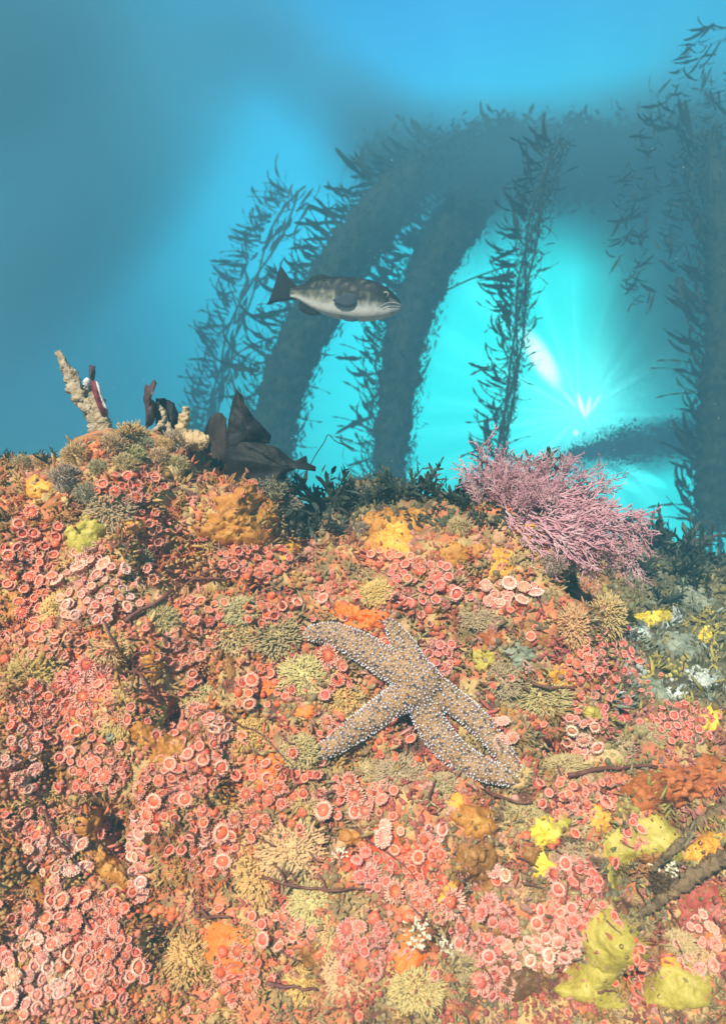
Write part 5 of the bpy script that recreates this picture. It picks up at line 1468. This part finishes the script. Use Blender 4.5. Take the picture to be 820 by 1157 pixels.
plate('blade', [(243, 466), (250, 466), (256, 473), (258, 500), (258, 560), (232, 560), (232, 510), (236, 480)], 1.15, 0.005, m_edge, dk, o0, 0.006)
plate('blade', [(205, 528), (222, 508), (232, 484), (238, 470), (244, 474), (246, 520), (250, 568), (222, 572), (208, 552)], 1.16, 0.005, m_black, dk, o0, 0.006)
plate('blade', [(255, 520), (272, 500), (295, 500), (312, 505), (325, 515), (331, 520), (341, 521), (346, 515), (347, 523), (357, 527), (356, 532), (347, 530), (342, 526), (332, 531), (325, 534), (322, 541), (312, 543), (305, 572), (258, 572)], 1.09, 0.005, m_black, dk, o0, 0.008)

# ------------------------------------------------------------------ crest seaweed
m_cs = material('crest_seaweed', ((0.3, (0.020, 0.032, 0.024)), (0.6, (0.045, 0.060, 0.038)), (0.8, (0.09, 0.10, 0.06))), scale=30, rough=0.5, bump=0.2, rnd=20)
def lobed(seed):
    rnd = random.Random(seed); parts = []
    main = blade_geo(seed, rnd.uniform(-.5, .9), 0.06, 8)
    parts.append(main)
    for i in range(7):
        t = 0.25 + 0.11 * i; bx = main[0][3 * int(t * 8) + 1]
        s = 1 if i % 2 else -1; L_ = rnd.uniform(0.22, 0.42) * (1.2 - t * 0.4)
        bv_, bf_ = blade_geo(seed * 9 + i, rnd.uniform(-.4, .8), 0.13, 5)
        M = frame_xz(Vector(bx), Vector((0.8, s * rnd.uniform(0.5, 1), rnd.uniform(-.3, .5))), Vector((rnd.uniform(-.3, .3), rnd.uniform(-.5, .5), 1)), L_)
        parts.append(([M @ Vector(q) for q in bv_], bf_))
    return mesh('lobed_blade', *join(parts))
LB = [lobed(300 + i) for i in range(7)]
CREST = [(348, 575, 46, 'at the rim of the dark pocket beside the black kelp'), (368, 580, 52, 'filling the dark pocket behind the amber knob'), (392, 572, 46, 'between the dark pocket and the middle kelp column'), (415, 566, 40, 'at the foot of the middle kelp column'),
         (438, 562, 38, 'over the upper ochre lobe'), (462, 560, 46, 'with tall forked tips left of the pink bush'), (486, 562, 50, 'with spiky tips nearest the open blue gap'), (508, 566, 44, 'touching the pink bush'), (525, 574, 34, 'half under the pink bush'), (475, 590, 26, 'hanging in front of the ochre lobes'),
         (355, 610, 34, 'drooping into the dark pocket'), (385, 605, 34, 'low in the dark pocket beside the grey hydroid'),
         (612, 540, 34, 'sticking out of the top of the pink bush'), (655, 530, 30, 'with curled tips above the pink bush'), (710, 585, 42, 'with stalked leaves right behind the pink bush'), (735, 615, 46, 'on the far ridge behind the pink bush end'), (755, 622, 52, 'on the far ridge with one long raised arm'),
         (778, 628, 52, 'on the far ridge with a long level arm'), (800, 640, 48, 'last on the far ridge at the edge'), (765, 650, 40, 'below the far ridge line'), (725, 650, 36, 'in the shade under the pink bush end'), (795, 668, 34, 'in the shade at the edge under the far ridge'), (745, 680, 28, 'in the shade above the yellow sponge'),
         (20, 522, 26, 'small on the crest at the left edge'), (60, 520, 24, 'small behind the grey hydroid clump'), (145, 500, 26, 'between the dead stalk and the purple brown blades')]
random.seed(77)
for k, (cx, cy, r, where) in enumerate(CREST):
    p, n = hit_s(cx, cy, 8)
    yy = cy
    while p is None or p.y > 2.4:
        yy += 4; p, n = hit_s(cx, yy, 8)
        if yy > 760: break
    if p is None: continue
    s = r * p.y / F
    root = empty('crest_seaweed', p)
    tag(root, 'dark leafy seaweed ' + where, 'seaweed', 'dark seaweeds along the crest')
    s *= random.uniform(0.7, 1.25)
    for i in range(random.randint(8, 13)):
        d_ = Vector((random.uniform(-1, 1) * 0.9, random.uniform(-0.8, 0.3), random.uniform(0.15, 1))).normalized()
        if 'arm' in where and i == 0: d_ = Vector((1, -0.1, 0.42 if 'raised' in where else 0.12)).normalized()
        L_ = s * random.uniform(0.55, 1.0) * (1.5 if 'arm' in where and i == 0 else 1)
        link('lobed_blade', LB[random.randrange(7)], m_cs, root, frame_xz(Vector((random.uniform(-.3, .3) * s, random.uniform(-.2, .2) * s, 0)), d_, Vector((random.uniform(-1, 1), random.uniform(-1, 0.2), 0.6)), L_))

# ------------------------------------------------------------------ dead stalk, torn blades and finger sponge on the left crest
m_dead = material('dead_stalk', ((0.28, (0.20, 0.13, 0.07)), (0.5, (0.42, 0.32, 0.20)), (0.75, (0.60, 0.52, 0.38))), scale=60, rough=0.8, bump=0.9, bscale=260)
m_wine = material('wine_blade', ((0.3, (0.10, 0.012, 0.02)), (0.7, (0.30, 0.04, 0.06))), scale=120, rough=0.6, bump=0.5)
m_pbrown = material('purple_brown', ((0.3, (0.045, 0.022, 0.02)), (0.7, (0.12, 0.055, 0.05))), scale=40, rough=0.5, bump=0.3)
m_bleach = material('bleached', ((0.3, (0.50, 0.46, 0.44)), (0.7, (0.80, 0.77, 0.74))), scale=160, rough=0.7, bump=0.6)
m_finger = material('finger_sponge', ((0.3, (0.42, 0.28, 0.13)), (0.7, (0.66, 0.48, 0.26))), scale=60, rough=0.7, bump=0.7, bscale=300)
def rough_tube(pp, depth, widths, o0, amp, seed, seg=12, n=40):
    pts = spline([tuple(P(x, y, depth + dz) - o0) for x, y, dz in pp], n); k_ = depth / F
    ws = spline([(w, 0, 0) for w in widths], n)
    v, f = tube(pts, [max(0.3, w.x) * k_ for w in ws], seg)
    out = []
    for i, q in enumerate(v):
        c_ = pts[min(i // seg, n - 1)]; d_ = Vector(q) - c_
        g = noise.noise(Vector(q) / (4.5 * k_) + Vector((seed, 0, 0))) + 0.6 * noise.noise(Vector(q) / (1.9 * k_) + Vector((0, seed, 0)))
        out.append(c_ + d_ * (1 + amp * g))
    return out, f
o0 = P(122, 525, 1.10)
st = empty('dead_kelp_stalk', o0); tag(st, 'forked pale brown dead stalk standing tall on the left crest', 'dead stalk')
link('stalk', mesh('stalk', *rough_tube([(124, 530, 0), (121, 505, 0), (116, 488, 0), (108, 470, 0), (96, 456, .005), (88, 443, .005), (80, 425, .01), (73, 412, .01), (66, 397, .01)], 1.10, [17, 15, 12, 9, 8.5, 8.5, 7.5, 4.5, 3], o0, .75, 3, 18, 70)), m_dead, st)
link('branch', mesh('branch', *rough_tube([(120, 500, -.004), (117, 480, -.004), (113, 462, -.004), (108, 447, -.004), (103, 436, 0)], 1.098, [10, 8.5, 7, 5.5, 3.5], o0, .6, 8, 18, 50)), m_dead, st)
link('stub', mesh('stub', *rough_tube([(104, 462, 0), (95, 460, 0), (89, 457, 0)], 1.095, [5, 4, 2.5], o0, .4, 5)), m_dead, st)
o0 = P(110, 470, 1.09)
wb = empty('wine_red_blade', o0); tag(wb, 'wine red blade with a white bleached edge clinging to the dead stalk', 'seaweed')
plate('blade', [(103, 430), (108, 430), (112, 440), (117, 455), (121, 468), (116, 472), (110, 458), (105, 444)], 1.083, .003, m_wine, wb, o0, .006)
plate('bleached_edge', [(108, 430), (111, 432), (115, 444), (119, 456), (121, 463), (117, 460), (112, 446)], 1.080, .003, m_bleach, wb, o0, .004)
link('bleached_tip', mesh('bleached_tip', *rough_tube([(97, 436, 0), (99, 431, 0), (101, 428, 0)], 1.08, [3.2, 4.2, 2.8], o0, .12, 2, 10, 10)), m_bleach, wb)
plate('stalk_end', [(101, 412), (108, 413), (108, 428), (104, 432), (101, 426)], 1.086, .006, m_pbrown, wb, o0, .004)
o0 = P(178, 490, 1.12)
pb = empty('torn_seaweed', o0); tag(pb, 'torn purple brown blades standing on the crest between stalk and finger sponge', 'seaweed')
plate('blade', [(164, 434), (169, 436), (175, 428), (177, 433), (172, 442), (170, 450), (177, 456), (178, 468), (172, 480), (164, 486), (165, 466), (162, 450)], 1.11, .004, m_pbrown, pb, o0, .012)
plate('blade', [(176, 450), (186, 450), (197, 455), (203, 470), (200, 486), (190, 498), (180, 494), (176, 478)], 1.13, .004, m_black, pb, o0, .014)
link('twig', mesh('twig', *rough_tube([(160, 500, 0), (172, 488, 0), (183, 478, 0), (187, 470, 0)], 1.10, [3, 2.6, 2.8, 1.6], o0, .9, 4, 14, 60)), m_dead, pb)
link('twig', mesh('twig', *rough_tube([(196, 500, 0), (190, 480, 0), (184, 465, 0), (178, 455, 0)], 1.105, [3, 3, 3, 2], o0, .9, 6, 14, 60)), m_dead, pb)
link('twig', mesh('twig', *rough_tube([(150, 512, 0), (158, 498, 0), (166, 486, 0)], 1.10, [6, 5, 3.4], o0, .4, 9)), m_dead, pb)
o0 = P(208, 500, 1.10)
fs = empty('finger_sponge', o0); tag(fs, 'tan two-fingered sponge beside the black kelp blade', 'sponge')
link('finger', mesh('finger', *rough_tube([(182, 530, 0), (195, 514, 0), (204, 500, 0), (206, 485, 0), (209, 470, 0), (211, 460, 0)], 1.095, [7, 8, 8.5, 6, 5, 4], o0, .7, 12, 18, 60)), m_finger, fs)
link('finger', mesh('finger', *rough_tube([(202, 498, 0), (215, 497, 0), (227, 498, -.01), (237, 496, -.01)], 1.09, [9, 10, 9.5, 4], o0, .6, 15, 18, 40)), m_finger, fs)
o0 = P(122, 522, 1.07)
lc = empty('lacy_crust', o0); tag(lc, 'white lacy bryozoan crust at the foot of the dead stalk', 'bryozoan')
link('sheet', mesh('sheet', *rough_tube([(106, 534, 0), (116, 524, -.004), (126, 517, -.004), (136, 512, 0)], 1.06, [3, 5.5, 6, 3], o0, .3, 22)), m_white, lc)
o0 = P(140, 512, 1.07)
cupo = empty('brown_tunicate', o0); tag(cupo, 'pale brown crumpled tunicate between the dead stalk and torn blades', 'tunicate')
for (x, y, r, s) in ((142, 506, 9, 1), (155, 508, 8, 2), (148, 516, 10, 3)):
    sv, sf = ico(3, 1.0); k_ = 1.08 / F
    link('lobe', mesh('lobe', [Vector(q) * r * k_ * (1 + 0.4 * noise.noise(Vector(q) * 2 + Vector((s * 5, 0, 0)))) + (P(x, y, 1.08) - o0) for q in sv], sf), m_finger, cupo)

# dark root on the far right
o0 = P(760, 1000, 1.0)
for pth, w, lab in (([(722, 1035), (745, 1018), (770, 1000), (795, 982), (830, 962)], [2, 4, 5.5, 6, 6], 'thick dark root slanting over the dull red slab'), ([(735, 985), (760, 960), (785, 935), (825, 905)], [2, 3.5, 4.5, 5], 'dark root above the amber sponge by the black crevice')):
    pp, dd = [], []
    for x, y in pth:
        q, n_ = hit(x, y); pp.append((x, y, (q.y if q else 1.0) - 0.95 - 0.012))
    tag(link('kelp_root', mesh('kelp_root', *rough_tube(pp, 0.95, w, Vector((0, 0, 0)), .8, 31, 18, 90)), material('root_bark', ((0.3, (0.10, 0.06, 0.03)), (0.7, (0.30, 0.20, 0.10))), scale=50, rough=0.8, bump=0.8, src='world')), lab, 'kelp root')

# drifting specks in the water
mats = []
sv, sf = ico(1, 1.0)
for i in range(130):
    d_ = random.uniform(1.2, 5); r = random.uniform(0.0004, 0.0011) * d_
    mats.append(frame(P(random.uniform(-50, 870), random.uniform(0, 540), d_), Vector((random.uniform(-1, 1), random.uniform(-1, 1), 1)), 0, (r, r * 0.6, r)))
tag(link('drifting_specks', many('drifting_specks', sv, sf, mats), m_bleach), kind='stuff')

# ------------------------------------------------------------------ water haze
hv = [(x, y, z) for z in (-2.75, 6.2) for y in (-1.6, 9.5) for x in (-12.0, 12.0)]
hf = [(0, 1, 3, 2), (4, 6, 7, 5), (0, 4, 5, 1), (2, 3, 7, 6), (0, 2, 6, 4), (1, 5, 7, 3)]
m_haze = bpy.data.materials.new('haze'); m_haze.use_nodes = True
n = m_haze.node_tree.nodes; n.clear()
vo = n.new('ShaderNodeVolumePrincipled'); mo = n.new('ShaderNodeOutputMaterial')
vo.inputs['Color'].default_value = (0.18, 0.57, 0.79, 1)
vo.inputs['Density'].default_value = 0.105
vo.inputs['Anisotropy'].default_value = 0.0
m_haze.node_tree.links.new(vo.outputs[0], mo.inputs['Volume'])
hm = mesh('haze', hv, hf, False)
bm = bmesh.new(); bm.from_mesh(hm); bmesh.ops.recalc_face_normals(bm, faces=bm.faces[:]); bm.to_mesh(hm); bm.free()
tag(link('haze', hm, m_haze), kind='stuff')
